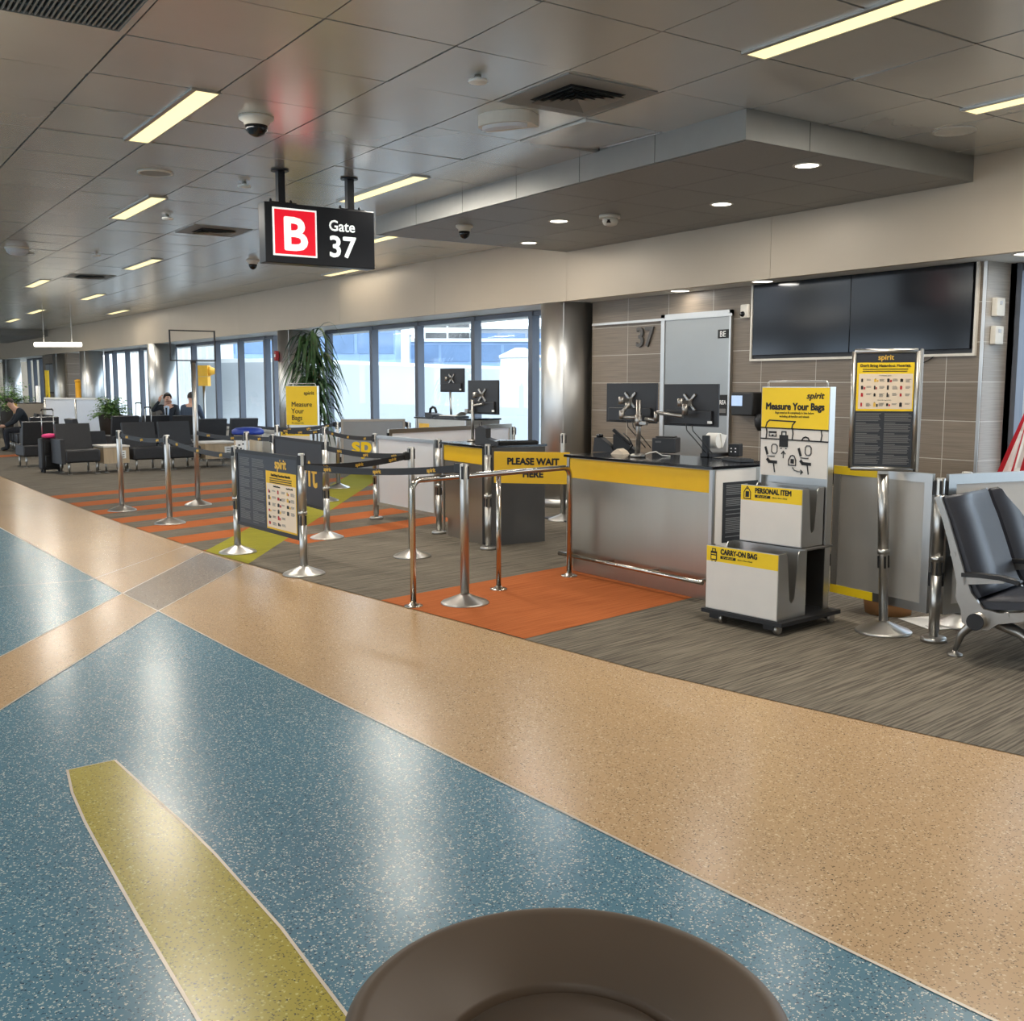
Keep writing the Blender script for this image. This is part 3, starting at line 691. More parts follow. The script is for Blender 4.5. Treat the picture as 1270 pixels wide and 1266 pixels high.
# ------------------------------------------------------------------ stanchions, belts and barrier panels
SH = .98
def base_cone(r=.17): return MB().lathe([(r, 0), (r, .008), (r * .95, .016), (.045, .062), (.034, .07)], (0, 0, 0), 32)
def flange(r=.075): return MB().lathe([(r, 0), (r, .022), (r * .9, .03), (.032, .032)], (0, 0, 0), 24)
ST_ME = {'base': base_cone().mesh('base', M['alu']), 'flange': flange().mesh('base', M['alu'])}
def post_mesh(h, slim=False):
    b = MB(); b.lathe([(.031, .05), (.031, h - .004), (.028, h)], (0, 0, 0), 20); return b
ST_ME['post'] = post_mesh(SH).mesh('post', M['alu'])
b = MB(); b.lathe([(.026, .03), (.026, SH - .004), (.024, SH)], (0, 0, 0), 20); b.lathe([(.033, .50), (.033, SH - .10)], (0, 0, 0), 20); b.lathe([(.036, .485), (.036, .515)], (0, 0, 0), 20); b.lathe([(.031, .06), (.031, .40)], (0, 0, 0), 20)
ST_ME['post2'] = b.mesh('post', M['alu'])
b = MB()
for q in range(4):
    a = q * PI / 2 + .6; b.box((.030 * math.cos(a), .030 * math.sin(a), SH - .06), (.012, .016, .09), a)
ST_ME['head'] = b.mesh('belt_head', M['black'])
b = MB()
for q in range(4):
    a = q * PI / 2 + .6
    b.box((.031 * math.cos(a), .031 * math.sin(a), SH - .055), (.012, .014, .08), a); b.box((.028 * math.cos(a), .028 * math.sin(a), .44), (.010, .012, .075), a)
ST_ME['slots'] = b.mesh('panel_slots', M['black'])
POSTS = {}
def stanchion(key, x, y, label, kind='plain'):
    t = thing('stanchion', label, 'stanchion', (x, y, 0), 0, 'crowd control stanchions')
    part('base', ST_ME['flange' if kind == 'flange' else 'base'], t)
    part('post', ST_ME['post' if kind == 'plain' else 'post2'], t)
    part('belt_head' if kind == 'plain' else 'panel_slots', ST_ME['head' if kind == 'plain' else 'slots'], t)
    POSTS[key] = Vector((x, y, 0)); return t
stanchion('A', -6.14, 3.78, 'steel stanchion standing on the orange carpet in front of the bent handrail')
stanchion('E', -8.12, 4.45, 'steel stanchion left of the bent handrail, carrying two belt ends')
stanchion('C', -11.61, 3.32, 'steel stanchion on the striped carpet, second from the left')
stanchion('D', -13.15, 3.19, 'leftmost low steel stanchion on the striped carpet in front of the lounge seats')
stanchion('B', -7.84, 3.30, 'ringed steel stanchion at the right end of the hazardous materials panel', 'ring')
stanchion('B2', -9.22, 3.24, 'ringed steel stanchion at the left end of the hazardous materials panel', 'ring')
stanchion('F', -9.61, 4.30, 'ringed steel stanchion at the right end of the charcoal panel', 'ring')
stanchion('P', -11.17, 4.37, 'ringed steel stanchion at the left end of the charcoal panel', 'ring')
stanchion('O', -11.93, 4.34, 'steel stanchion behind the hazardous panel in front of the blue topped drum')
stanchion('G', -12.75, 5.70, 'steel stanchion just behind the charcoal panel right post')
_h = dp(344, 14.4); stanchion('I', _h.x, _h.y, 'steel stanchion before the yellow bag sizer, left of it')
_h = dp(419, 15.5); stanchion('H', _h.x, _h.y, 'steel stanchion under the hanging leaves, left end of the grey panel')
stanchion('K', -10.66, 5.38, 'floor fixed steel post at the left end of the white barrier panel', 'flange')
stanchion('K2', -9.24, 5.38, 'floor fixed steel post between the white panel and the small podium', 'flange')
_h = dp(605, 9.62); stanchion('K3', _h.x, _h.y, 'ringed steel post on a flange at the podium corner before the waiting sign', 'flange')
stanchion('J', -9.39, 7.09, 'steel stanchion standing on the mat in front of the steel column')
_h = dp(637, 13.8); stanchion('N', _h.x, _h.y, 'steel stanchion in front of the windows behind the podium')
stanchion('Q', -3.63, 5.52, 'floor fixed steel post at the corner of the two silver panels by the seats', 'flange')
stanchion('R', -3.80, 6.05, 'steel stanchion showing behind the silver panels at the right')
_h = dp(507, 15.7); stanchion('S', _h.x, _h.y, 'steel post at the right end of the grey panel by the window', 'flange')
def belt(a, b, label, z0=.925, z1=.925, sag=.03, words=3):
    A, B = POSTS[a], POSTS[b]; dv_ = (B - A); L = dv_.length; ang = math.atan2(dv_.y, dv_.x)
    t = thing('retractable_belt', label, 'belt', A, ang, 'black belts between stanchions')
    m = MB(); n = 12; x0, x1 = .034, L - .034
    rows = []
    for k in range(n + 1):
        u = k / n; x = x0 + (x1 - x0) * u; z = z0 + (z1 - z0) * u - sag * 4 * u * (1 - u)
        rows.append((x, z))
    for (xa, za), (xb, zb) in zip(rows[:-1], rows[1:]):
        m.prism([(xa, za - .025), (xb, zb - .025), (xb, zb + .025), (xa, za + .025)], -.001, .001, 'XZ')
    m.obj('webbing', M['blackm'], t)
    e = MB(); e.b2(L - .085, L - .03, -.014, .014, z1 - .035, z1 + .035, 0, .004); e.obj('clip', M['black'], t)
    for k in range(words):
        u = (k + .5) / words; x = x0 + (x1 - x0) * u; z = z0 + (z1 - z0) * u - sag * 4 * u * (1 - u)
        o = letters(t, 'spirit', x, -.0022, z - .012, .042, M['gold'], .03)
        sl = (z1 - z0 - sag * 4 * (1 - 2 * u)) / L; o.rotation_euler = (0, -math.atan(sl), 0)
    return t
belt('D', 'C', 'black belt between the two leftmost stanchions')
belt('C', 'B2', 'black belt running to the left end of the hazardous materials panel', .92, .88)
belt('B', 'E', 'black belt from the hazardous panel to the stanchion behind the handrail', .87, .90)
belt('B', 'A', 'black belt from the hazardous panel to the stanchion on the orange carpet', .87, .948)
belt('F', 'E', 'black belt from the charcoal panel to the stanchion left of the handrail', .90, .90)
belt('O', 'P', 'short black belt reaching the left end of the charcoal panel', .92, .92, .01, 1)
belt('I', 'G', 'black belt crossing low in front of the yellow bag sizer', .92, .92)
belt('I', 'H', 'black belt rising toward the stanchion under the leaves', .92, .95)
belt('G', 'K', 'black belt running to the left post of the white barrier panel', .92, .92)

def hung_panel(label, a, b, z0, z1, face='charcoal', frame='blackm', fr=.03, group='barrier panels', inset=.05):
    A, B = POSTS[a], POSTS[b]; dv_ = B - A; L = dv_.length
    t = thing('barrier_panel', label, 'panel', A, math.atan2(dv_.y, dv_.x), group)
    x0, x1 = inset, L - inset
    f = MB()
    f.b2(x0, x1, -.012, .012, z1 - fr, z1); f.b2(x0, x1, -.012, .012, z0, z0 + fr); f.b2(x0, x0 + fr, -.012, .012, z0 + fr, z1 - fr); f.b2(x1 - fr, x1, -.012, .012, z0 + fr, z1 - fr)
    f.obj('frame', M[frame], t)
    f = MB()
    if face == 'frost': f.face([(x0 + fr, 0, z0 + fr), (x1 - fr, 0, z0 + fr), (x1 - fr, 0, z1 - fr), (x0 + fr, 0, z1 - fr)])
    else: f.b2(x0 + fr, x1 - fr, -.006, .006, z0 + fr, z1 - fr)
    f.obj('panel_face', M[face], t)
    f = MB()
    for q in (.25, .9): f.b2(x0 - .02, x0, -.008, .008, z0 + (z1 - z0) * q - .04, z0 + (z1 - z0) * q + .04); f.b2(x1, x1 + .02, -.008, .008, z0 + (z1 - z0) * q - .04, z0 + (z1 - z0) * q + .04)
    f.obj('hinge_clips', M['black'], t)
    return t, x0, x1
def icon_grid(parent, x0, x1, z0, z1, cols, rows, y, seed=4, name='pictograms', skip=()):
    rd = random.Random(seed); b = MB(); cw, ch = (x1 - x0) / cols, (z1 - z0) / rows
    for r in range(rows):
        for c in range(cols):
            if (r, c) in skip: continue
            x, z = x0 + cw * c + cw * .12, z1 - ch * (r + .5)
            mi = rd.choice((0, 0, 0, 1, 2, 0, 1)); h = ch * rd.uniform(.35, .6); wi = cw * rd.uniform(.10, .22)
            b.b2(x, x + wi, y - .0012, y, z - h / 2, z + h / 2, mi)
            b.b2(x + wi * .2, x + wi * .7, y - .0012, y, z + h / 2, z + h * .62, 0)
            if rd.random() > .4: b.b2(x + wi * 1.2, x + wi * 1.9, y - .0012, y, z - h / 2, z + h * .2, rd.choice((0, 2, 1)))
            for k in range(rd.choice((2, 3, 4))): b.b2(x + cw * .42, x + cw * (.7 + rd.random() * .15), y - .0012, y, z + h * .35 - k * ch * .13, z + h * .35 - k * ch * .13 + ch * .055, 3)
    return b.obj(name, [M['ink'], M['inkred'], M['gold'], M['inkgrey']], parent)
# hazardous materials panel
t, x0, x1 = hung_panel('black barrier panel with a yellow and cream hazardous materials poster and grey print', 'B2', 'B', .27, .95)
W = x1 - x0
text_rows(t, x0 + .07, x0 + W * .235, .33, .885, -.0068, M['inkgrey'], .0125, .5, .12, seed=11)
text_rows(t, x0 + W * .27, x0 + W * .475, .31, .885, -.0068, M['inkgrey'], .0125, .5, .12, seed=12)
f = MB(); f.b2(x0 + W * .50, x1 - .045, -.0075, -.006, .305, .80); f.obj('yellow_sheet', M['yellow'], t)
f = MB(); f.b2(x0 + W * .50 + .012, x1 - .055, -.0085, -.0076, .32, .695); f.obj('cream_sheet', M['cream'], t)
letters(t, 'spirit', x0 + W * .735, -.008, .83, .115, M['gold'], .035, sx=.95)
xc = x0 + W * .735
letters(t, "Don't Bring Hazardous Materials.", xc, -.009, .76, .030, M['ink'], .02, sx=.95)
text_rows(t, xc - .22, xc + .22, .70, .745, -.009, M['ink'], .018, .4, .05, seed=3)
letters(t, 'Prohibited Items', xc - .08, -.0095, .668, .020, M['ink'], .02); letters(t, 'Carry On Items Only', xc + .17, -.0095, .668, .018, M['ink'], .02, sx=.8)
icon_grid(t, x0 + W * .52, x1 - .065, .33, .655, 3, 6, -.0088, 6, skip=((4, 2), (5, 2)))
# charcoal panel with a name in large yellow letters
t, x0, x1 = hung_panel('plain charcoal barrier panel with large yellow lettering ending in t', 'P', 'F', .27, .96)
letters(t, 'spirit', x0 + (x1 - x0) * .88, -.008, .49, .39, M['gold'], .03, 'RIGHT', spacing=1.12, sx=1.08)
# white barrier panel left of the podium
t, x0, x1 = hung_panel('white frosted barrier panel in a silver frame left of the podium', 'K', 'K2', .17, .96, 'frost', 'alu', .035)
# grey panel with yellow letters
t, x0, x1 = hung_panel('grey panel in a silver frame with large yellow letters sp by the window', 'H', 'S', .22, 1.02, 'greypanel', 'alu', .035)
letters(t, 'spirit', x0 + .15, -.008, .52, .34, M['yellowb'], .04, 'LEFT', sx=1.0)
# panel seen edge on behind the podium
POSTS['L0'] = Vector((-10.68, 5.52, 0)); 
t, x0, x1 = hung_panel('long white barrier panel behind the podium leading to the window stanchion', 'L0', 'N', .2, 1.02, 'frost', 'steel', .05)
# silver panels at the right
POSTS['Y0'] = Vector((-4.50, 5.60, 0)); POSTS['Y1'] = Vector((-3.10, 8.0, 0))
t, x0, x1 = hung_panel('silver barrier panel with yellow strips at two corners behind the poster stand', 'Y0', 'Q', .16, 1.0, 'silver', 'alu', .055)
f = MB(); f.b2(x0, x0 + .36, -.0135, -.0122, .945, 1.0); f.b2(x0, x0 + .36, -.0135, -.0122, .16, .215); f.obj('yellow_strip', M['yellowb'], t)  # yellow strips over the top and bottom frame rails at one end
t, x0, x1 = hung_panel('white faced silver barrier panel running back behind the black seats', 'Q', 'Y1', .16, 1.0, 'wboard', 'alu', .06)
# yellow waiting sign between podium and counter
POSTS['W1'] = dp(708, 9.45)
A, B = POSTS['K3'], POSTS['W1']; dv_ = B - A; L = dv_.length
t = thing('waiting_sign', 'yellow PLEASE WAIT HERE sign board spanning between podium and counter', 'sign', A + Vector((0, 0, 0)), math.atan2(dv_.y, dv_.x))
f = MB(); f.b2(.06, L - .01, -.008, .008, .625, .915, 0, .002); f.obj('board', M['yellow'], t)
letters(t, 'PLEASE WAIT', L * .55, -.010, .80, .083, M['ink'], .06, sx=.98); letters(t, 'HERE', L * .55, -.010, .685, .083, M['ink'], .06)
f = MB(); f.b2(.02, .045, -.01, .01, .70, .86); f.obj('clip', M['black'], t)
# tall pole with an empty sign frame
t = thing('sign_stand', 'tall steel pole on a round base carrying an empty thin sign frame', 'stand', (-13.23, 4.15, 0), PI / 2 - .0)
part('base', ST_ME['base'], t)
f = MB(); f.lathe([(.031, .05), (.031, 1.80)], (0, 0, 0), 20); f.obj('pole', M['alu'], t)
f = MB(); f.b2(-.29, .29, -.012, .012, 1.82, 1.835); f.b2(-.29, .29, -.012, .012, 2.19, 2.205); f.b2(-.29, -.275, -.012, .012, 1.835, 2.19); f.b2(.275, .29, -.012, .012, 1.835, 2.19); f.obj('sign_frame', M['blackm'], t)
f = MB(); f.b2(-.03, .03, -.02, .02, 1.79, 1.822); f.obj('bracket', M['black'], t)
POSTS['T'] = Vector((-13.23, 4.15, 0)); belt('T', 'O', 'black belt from the tall sign frame pole toward the charcoal panel', .92, .90, .02, 2)
# bent handrail
hp = [Vector((-6.25, 3.43, 0)), Vector((-6.42, 4.25, 0)), Vector((-6.56, 5.02, 0))]
t = thing('handrail', 'bent stainless handrail with three legs on the orange carpet', 'handrail')
dirn = (hp[2] - hp[0]).normalized(); R_ = .07; pts = [hp[0] + Vector((0, 0, .02))]
for k in range(7):
    a = k / 6 * PI / 2; pts.append(hp[0] + dirn * (R_ - R_ * math.cos(a)) + Vector((0, 0, .875 - R_ + R_ * math.sin(a))))
for k in range(7):
    a = (6 - k) / 6 * PI / 2; pts.append(hp[2] - dirn * (R_ - R_ * math.cos(a)) + Vector((0, 0, .875 - R_ + R_ * math.sin(a))))
pts.append(hp[2] + Vector((0, 0, .02)))
f = MB(); f.tube(pts, .021, 16); f.obj('rail', M['chrome'], t)
f = MB(); f.tube([hp[1] + Vector((0, 0, .02)), hp[1] + Vector((0, 0, .865))], .019, 14); f.obj('middle_leg', M['chrome'], t)
for p in hp:
    f = MB(); f.lathe([(.065, 0), (.065, .008), (.03, .014), (.022, .03)], p, 24)
    for q in range(4): f.lathe([(.008, .008), (.008, .014)], p + Vector((.047 * math.cos(q * PI / 2), .047 * math.sin(q * PI / 2), 0)), 8)
    f.obj('foot_plate', M['chrome'], t)

# ------------------------------------------------------------------ counters
def gate_counter(name, label, cat, loc, rz, L, D, H, yel='yellow'):
    t = thing(name, label, cat, loc, rz)
    f = MB(); f.b2(.0, L, .02, D, .19, H - .022); f.obj('body', M['steel'], t)
    f = MB(); f.b2(.02, L - .02, .05, D - .02, .0, .19); f.obj('kick_base', M['steel'], t)
    f = MB(); f.b2(.035, L - .035, .006, .02, .775, H - .03); f.obj('upper_front_panel', M[yel], t)
    f = MB(); f.b2(.035, L - .035, .010, .02, .20, .765); f.obj('front_panel', M['steel'], t)
    for xa in (0, L - .03):
        f = MB(); f.b2(xa, xa + .03, .0, .02, .05, H - .022); f.obj('corner_trim', M['alu'], t)
    f = MB(); f.b2(-.02, L + .015, -.02, D + .02, H - .022, H, 0, .003); f.obj('worktop', M['counter_top'], t)
    return t
CA = math.atan2(.05, 1.6)
CTR = gate_counter('gate_counter', 'long steel gate counter with a yellow band, black top and foot rail', 'counter', (-6.77, 5.15, 0), CA, 1.60, .66, .962)
f = MB(); f.tube([(-.02, -.06, .15), (1.585, -.06, .15)], .017, 12)
for x in (.04, .55, 1.05, 1.54): f.box((x, -.015, .155), (.02, .09, .018))
f.obj('foot_rail', M['chrome'], CTR)
f = MB(); f.b2(1.60, 1.606, .03, .44, .20, .935); f.b2(1.60, 1.606, .56, .66, .20, .935); f.obj('white_end_panel', M['wboard'], CTR)
f = MB(); f.b2(1.606, 1.609, .10, .46, .42, .845); nb = f.obj('notice', M['ink'], CTR)
for k, (a, b_) in enumerate(((.13, .43),)):
    rd = random.Random(5); m_ = MB(); z = .825
    while z > .44:
        m_.b2(1.609, 1.6102, a, b_ - rd.random() * .12, z - .006, z); z -= .0125 if rd.random() > .18 else .03
    m_.obj('small_print', M['inkgrey'], nb)
KA = math.atan2(-.05, .86)
KSK = gate_counter('podium', 'small steel podium with a yellow front panel and a black top left of the counter', 'podium', (-9.10, 5.34, 0), KA, .86, .68, .955)
f = MB(); f.b2(.86, .866, .02, .68, .0, .93); f.obj('dark_end_panel', M['darkgrey'], KSK)
f = MB(); f.b2(.835, .872, -.004, .05, .02, .932); f.obj('black_corner_trim', M['black'], KSK)
c2p = dp(548, 14.4); 
C2 = gate_counter('rear_counter', 'steel service counter with a black top standing before the window', 'counter', (c2p.x - .55, c2p.y - .1, 0), .05, 1.25, .55, 1.08, 'steel')
f = MB(); f.b2(.08, .34, .004, .0055, .80, .99); f.obj('yellow_notice', M['gold'], C2)
def to_world(t, x, y, z=0.0):
    a = t.rotation_euler.z; l = t.location
    return (l.x + x * math.cos(a) - y * math.sin(a), l.y + x * math.sin(a) + y * math.cos(a), z)
# monitors on arms (each on its counter)
def monitor_mesh(w_, h_):
    b = MB(); b.b2(-w_ / 2, w_ / 2, .0, .022, -h_ / 2, h_ / 2, 0, .004); b.b2(-w_ * .42, w_ * .42, -.022, .0, -h_ * .46, -h_ * .12, 0, .006); return b
def monitor(label, loc, rz, w_=.54, h_=.315, arms=None, cables=True, pole=None, plate='cast'):
    t = thing('monitor', label, 'monitor', loc, rz, 'computer monitors seen from behind')
    monitor_mesh(w_, h_).obj('housing', M['monitor'], t)
    f = MB(); f.b2(-w_ / 2 + .008, w_ / 2 - .008, .022, .024, -h_ / 2 + .008, h_ / 2 - .008); f.obj('screen', M['blackg'], t)
    f = MB()
    f.box((0, -.006, .02), (.05, .012, .05))
    for a in (PI / 4, 3 * PI / 4, 5 * PI / 4, 7 * PI / 4): f.box((.045 * math.cos(a), -.008, .02 + .05 * math.sin(a)), (.075, .012, .022), 0, 0, .004, 0, -a)
    f.box((-.02, -.045, .02), (.03, .07, .03)); f.lathe([(.022, -.03), (.022, .03)], (-.03, -.075, .02), 14); f.obj('mount_plate', M[plate], t)
    f = MB(); f.b2(w_ * .36, w_ * .44, -.024, -.022, -h_ * .42, -h_ * .36); f.obj('sticker', M['white_print'], t)
    if cables:
        f = MB()
        for q in (-.02, .04): f.tube([(q, -.02, -h_ * .45), (q + .02, -.03, -h_ * .6), (q + .10, -.01, -h_ * .85), (q + .16, .03, -h_ * 1.12)], .004, 6)
        f.obj('cable', M['black'], t)
    return t
mz = 1.38
ml = monitor('left monitor on the gate counter, dark back with a silver bracket', to_world(CTR, .385, .34, mz), CA + .06, .55)
mr = monitor('right monitor on the gate counter, dark back with two hanging cables', to_world(CTR, 1.03, .35, mz - .008), CA + .03)
arm = thing('monitor_stand', 'silver double monitor pole with jointed arms on the gate counter', 'monitor stand', to_world(CTR, .585, .24, .962), CA)
f = MB(); f.lathe([(.06, 0), (.06, .02), (.03, .03)], (0, 0, 0), 24); f.obj('base', M['cast'], arm)
f = MB(); f.lathe([(.02, .02), (.02, .445)], (0, 0, 0), 18); f.obj('pole', M['cast'], arm)
f = MB(); f.lathe([(.028, .24), (.028, .33)], (0, 0, 0), 18); f.box((.05, .0, .265), (.10, .03, .03), 0, 0, .006); f.obj('clamp', M['cast'], arm)
f = MB(); f.tube([(0, 0, .31), (-.17, -.02, .305)], .014); f.lathe([(.022, .29), (.022, .36)], (-.17, -.02, 0), 14); f.tube([(-.17, -.02, .345), (-.155, .03, .40)], .014); f.lathe([(.022, .375), (.022, .42)], (-.158, .03, 0), 14); f.obj('left_arm', M['cast'], arm)
f = MB(); f.tube([(.08, 0, .30), (.20, .0, .29)], .014); f.lathe([(.020, .28), (.020, .36)], (.20, 0, 0), 14); f.tube([(.20, 0, .35), (.48, .0, .33)], .014); f.lathe([(.022, .34), (.022, .42)], (.48, .02, 0), 14); f.obj('right_arm', M['cast'], arm)
km = monitor('monitor on the small podium, square dark back on a steel pole', to_world(KSK, .20, .36, 1.40), .08, .50, .34, None, False)
ka = thing('monitor_stand', 'thin steel monitor pole on the small podium', 'monitor stand', to_world(KSK, .10, .30, .955), KA)
f = MB(); f.lathe([(.06, 0), (.06, .015), (.02, .022)], (0, 0, 0), 20); f.obj('base', M['cast'], ka)
f = MB(); f.lathe([(.016, .015), (.016, .42)], (0, 0, 0), 16); f.obj('pole', M['alu'], ka)
f = MB(); f.tube([(0, 0, .36), (.18, .02, .38)], .012); f.tube([(0, 0, .30), (-.16, .04, .30)], .012); f.box((-.17, .04, .30), (.06, .05, .05), 0, 0, .006); f.obj('arm', M['cast'], ka)
f = MB(); f.tube([(.10, .02, .18), (.08, .03, .08), (.12, .02, .01)], .004, 6); f.tube([(.15, .02, .2), (.13, .03, .1), (.16, .02, .01)], .004, 6); f.obj('cable', M['black'], ka)
p = dp(561, 14.75, 1.59); rm = monitor('upper monitor at the rear counter in front of the window', p, .15, .52, .33, None, False)
f = MB(); f.tube([(0, -.03, -.16), (.02, -.03, -.56)], .016, 8); f.obj('pole', M['alu'], rm)
p = dp(600, 14.6, 1.27); rm2 = monitor('low monitor showing under the podium screen at the rear counter', p, .1, .24, .28, None, False)
f = MB(); f.tube([(0, .04, -.10), (0, .04, -.15)], .05, 10); f.obj('stand', M['black'], rm2)
# things on the gate counter
def on_counter(name, label, cat, px, py, rz=0.0, group=None, z=.962):
    q = gp(px, py, z); return thing(name, label, cat, (q.x, q.y, z), CA + rz, group)
t = on_counter('receipt_printer', 'boxy dark grey printer on the gate counter behind the monitor pole', 'printer', 826, 561, .55)
f = MB(); f.b2(-.10, .10, -.09, .09, 0, .125, 0, .008); f.obj('housing', M['printer'], t)
f = MB(); f.b2(-.08, .08, -.05, .05, .125, .135, 0, .003); f.obj('lid', M['black'], t); f = MB(); f.b2(-.07, -.02, -.092, -.09, .085, .10); f.obj('badge', M['inkgrey'], t)
t = on_counter('card_reader', 'black wedge shaped card reader at the left end of the gate counter', 'card reader', 750, 560, .5)
f = MB(); f.prism([(-.09, 0), (.10, 0), (.07, .05), (-.02, .12), (-.075, .12)], -.05, .05, 'XZ'); f.obj('body', M['black'], t)
f = MB(); f.lathe([(.03, .12), (.03, .14), (.02, .15)], (-.045, 0, 0), 16); f.obj('top_button', M['blackg'], t)
t = on_counter('telephone', 'black desk telephone with raised handset beside the card reader', 'telephone', 775, 560, .7)
f = MB(); f.prism([(-.09, 0), (.09, 0), (.09, .02), (-.06, .15), (-.09, .15)], -.08, .08, 'XZ'); f.obj('base', M['black'], t)
f = MB(); f.box((-.02, -.05, .125), (.20, .045, .03), 0, 0, .01, 0, .7); f.obj('handset', M['blackm'], t)
f = MB(); f.tube([(.05, -.09, .02), (.08, -.12, .06), (.05, -.13, .12), (.0, -.10, .16)], .006, 8); f.obj('cord', M['black'], t)
t = on_counter('paper_slip', 'crumpled pale paper slip on the counter in front of the telephone', 'paper', 769, 563, .3)
f = MB(); f.prism([(-.06, 0), (.06, 0), (.04, .025), (0, .045), (-.04, .02)], -.05, .05, 'XZ'); f.obj('sheet', M['cream'], t)
t = on_counter('tag_printer', 'black bag tag printer with a white paper roll at the right end of the counter', 'printer', 885, 566, .2)
f = MB(); f.b2(-.05, .06, -.12, .14, 0, .03, 0, .004); f.b2(-.03, .03, -.13, -.10, .0, .17, 0, .006); f.obj('body', M['black'], t)
f = MB(); f.lathe([(.06, -.05), (.06, .05)], (-.01, .02, .125), 26, 0, True, 'X'); f.obj('paper_roll', M['paper'], t)
f = MB(); f.prism([(.05, .07), (.056, .07), (.11, .165), (.02, .18)], -.05, .05, 'YZ'); f.obj('paper_tongue', M['paper'], t)
t = on_counter('boarding_reader', 'black boarding pass reader with small white buttons at the counter end', 'reader', 912, 566, .3)
f = MB(); f.b2(-.045, .045, -.04, .04, 0, .10, 0, .006); f.obj('body', M['black'], t)
f = MB()
for x in (-.018, .018):
    for z in (.04, .065): f.b2(x - .006, x + .006, -.042, -.04, z - .005, z + .005)
f.obj('buttons', M['white_print'], t)
t = thing('keyboard', 'dark keyboard lying at the back right of the gate counter', 'keyboard', to_world(CTR, 1.42, .50, .962), CA - .2)
f = MB(); f.b2(-.17, .06, -.06, .06, 0, .022, 0, .004); f.obj('body', M['printer'], t)
f = MB()
for i in range(11):
    for j in range(4): f.b2(-.16 + i * .019, -.144 + i * .019, -.05 + j * .025, -.03 + j * .025, .022, .027)
f.obj('keys', M['black'], t)
t = on_counter('white_cable', 'thin white cable curling on the counter by the monitor pole', 'cable', 800, 566)
f = MB(); f.tube([(-.02, 0, .006), (.02, .03, .03), (.07, .05, .04), (.12, .07, .012), (.16, .12, .006)], .005, 8); f.obj('lead', M['white'], t)
# things on the podium
t = thing('scanner', 'large dark passport scanner with a sloped hood on the small podium', 'scanner', to_world(KSK, .60, .22, .955), KA + .75)
f = MB(); f.prism([(-.13, 0), (.10, 0), (.10, .02), (-.02, .06), (-.02, .15), (-.08, .18), (-.13, .15)], -.08, .08, 'XZ'); f.obj('body', M['printer'], t)
f = MB(); f.b2(-.02, .09, -.07, .07, .021, .035); f.obj('tray', M['cast'], t)
t = thing('keyboard', 'long black keyboard on the right side of the small podium', 'keyboard', to_world(KSK, .72, .46, .955), KA + 1.2)
f = MB(); f.b2(-.19, .19, -.065, .065, 0, .03, 0, .006); f.obj('body', M['black'], t)
f = MB()
for i in range(16):
    for j in range(4): f.b2(-.18 + i * .0225, -.163 + i * .0225, -.055 + j * .028, -.034 + j * .028, .03, .036)
f.obj('keys', M['blackg'], t)
t = thing('computer_mouse', 'small black mouse on the podium in front of the scanner', 'mouse', to_world(KSK, .38, .38, .955), KA)
f = MB(); f.lathe([(.03, 0), (.03, .012), (.02, .025), (.001, .03)], (0, 0, 0), 16); f.obj('body', M['black'], t)
t = thing('telephone', 'dark desk telephone with a curved handset on the rear counter', 'telephone', to_world(C2, .16, .2, 1.08), .1)
f = MB(); f.prism([(-.09, 0), (.09, 0), (.09, .03), (-.09, .06)], -.09, .09, 'XZ'); f.obj('base', M['printer'], t)
f = MB(); f.tube([(-.06, -.02, .05), (-.05, -.02, .11), (0, -.02, .135), (.06, -.02, .12), (.09, -.02, .06)], .018, 10); f.obj('handset', M['black'], t)
t = thing('paper_stack', 'loose papers and a tray lying on the rear counter', 'papers', to_world(C2, .62, .22, 1.08), .1)
f = MB(); f.b2(-.25, .2, -.12, .12, 0, .02); f.obj('tray', M['printer'], t); f = MB(); f.box((0, 0, .026), (.34, .2, .01), .2); f.box((.2, 0, .05), (.2, .14, .006), -.2, 0, 0, 0, -.3); f.obj('sheets', M['paper'], t)

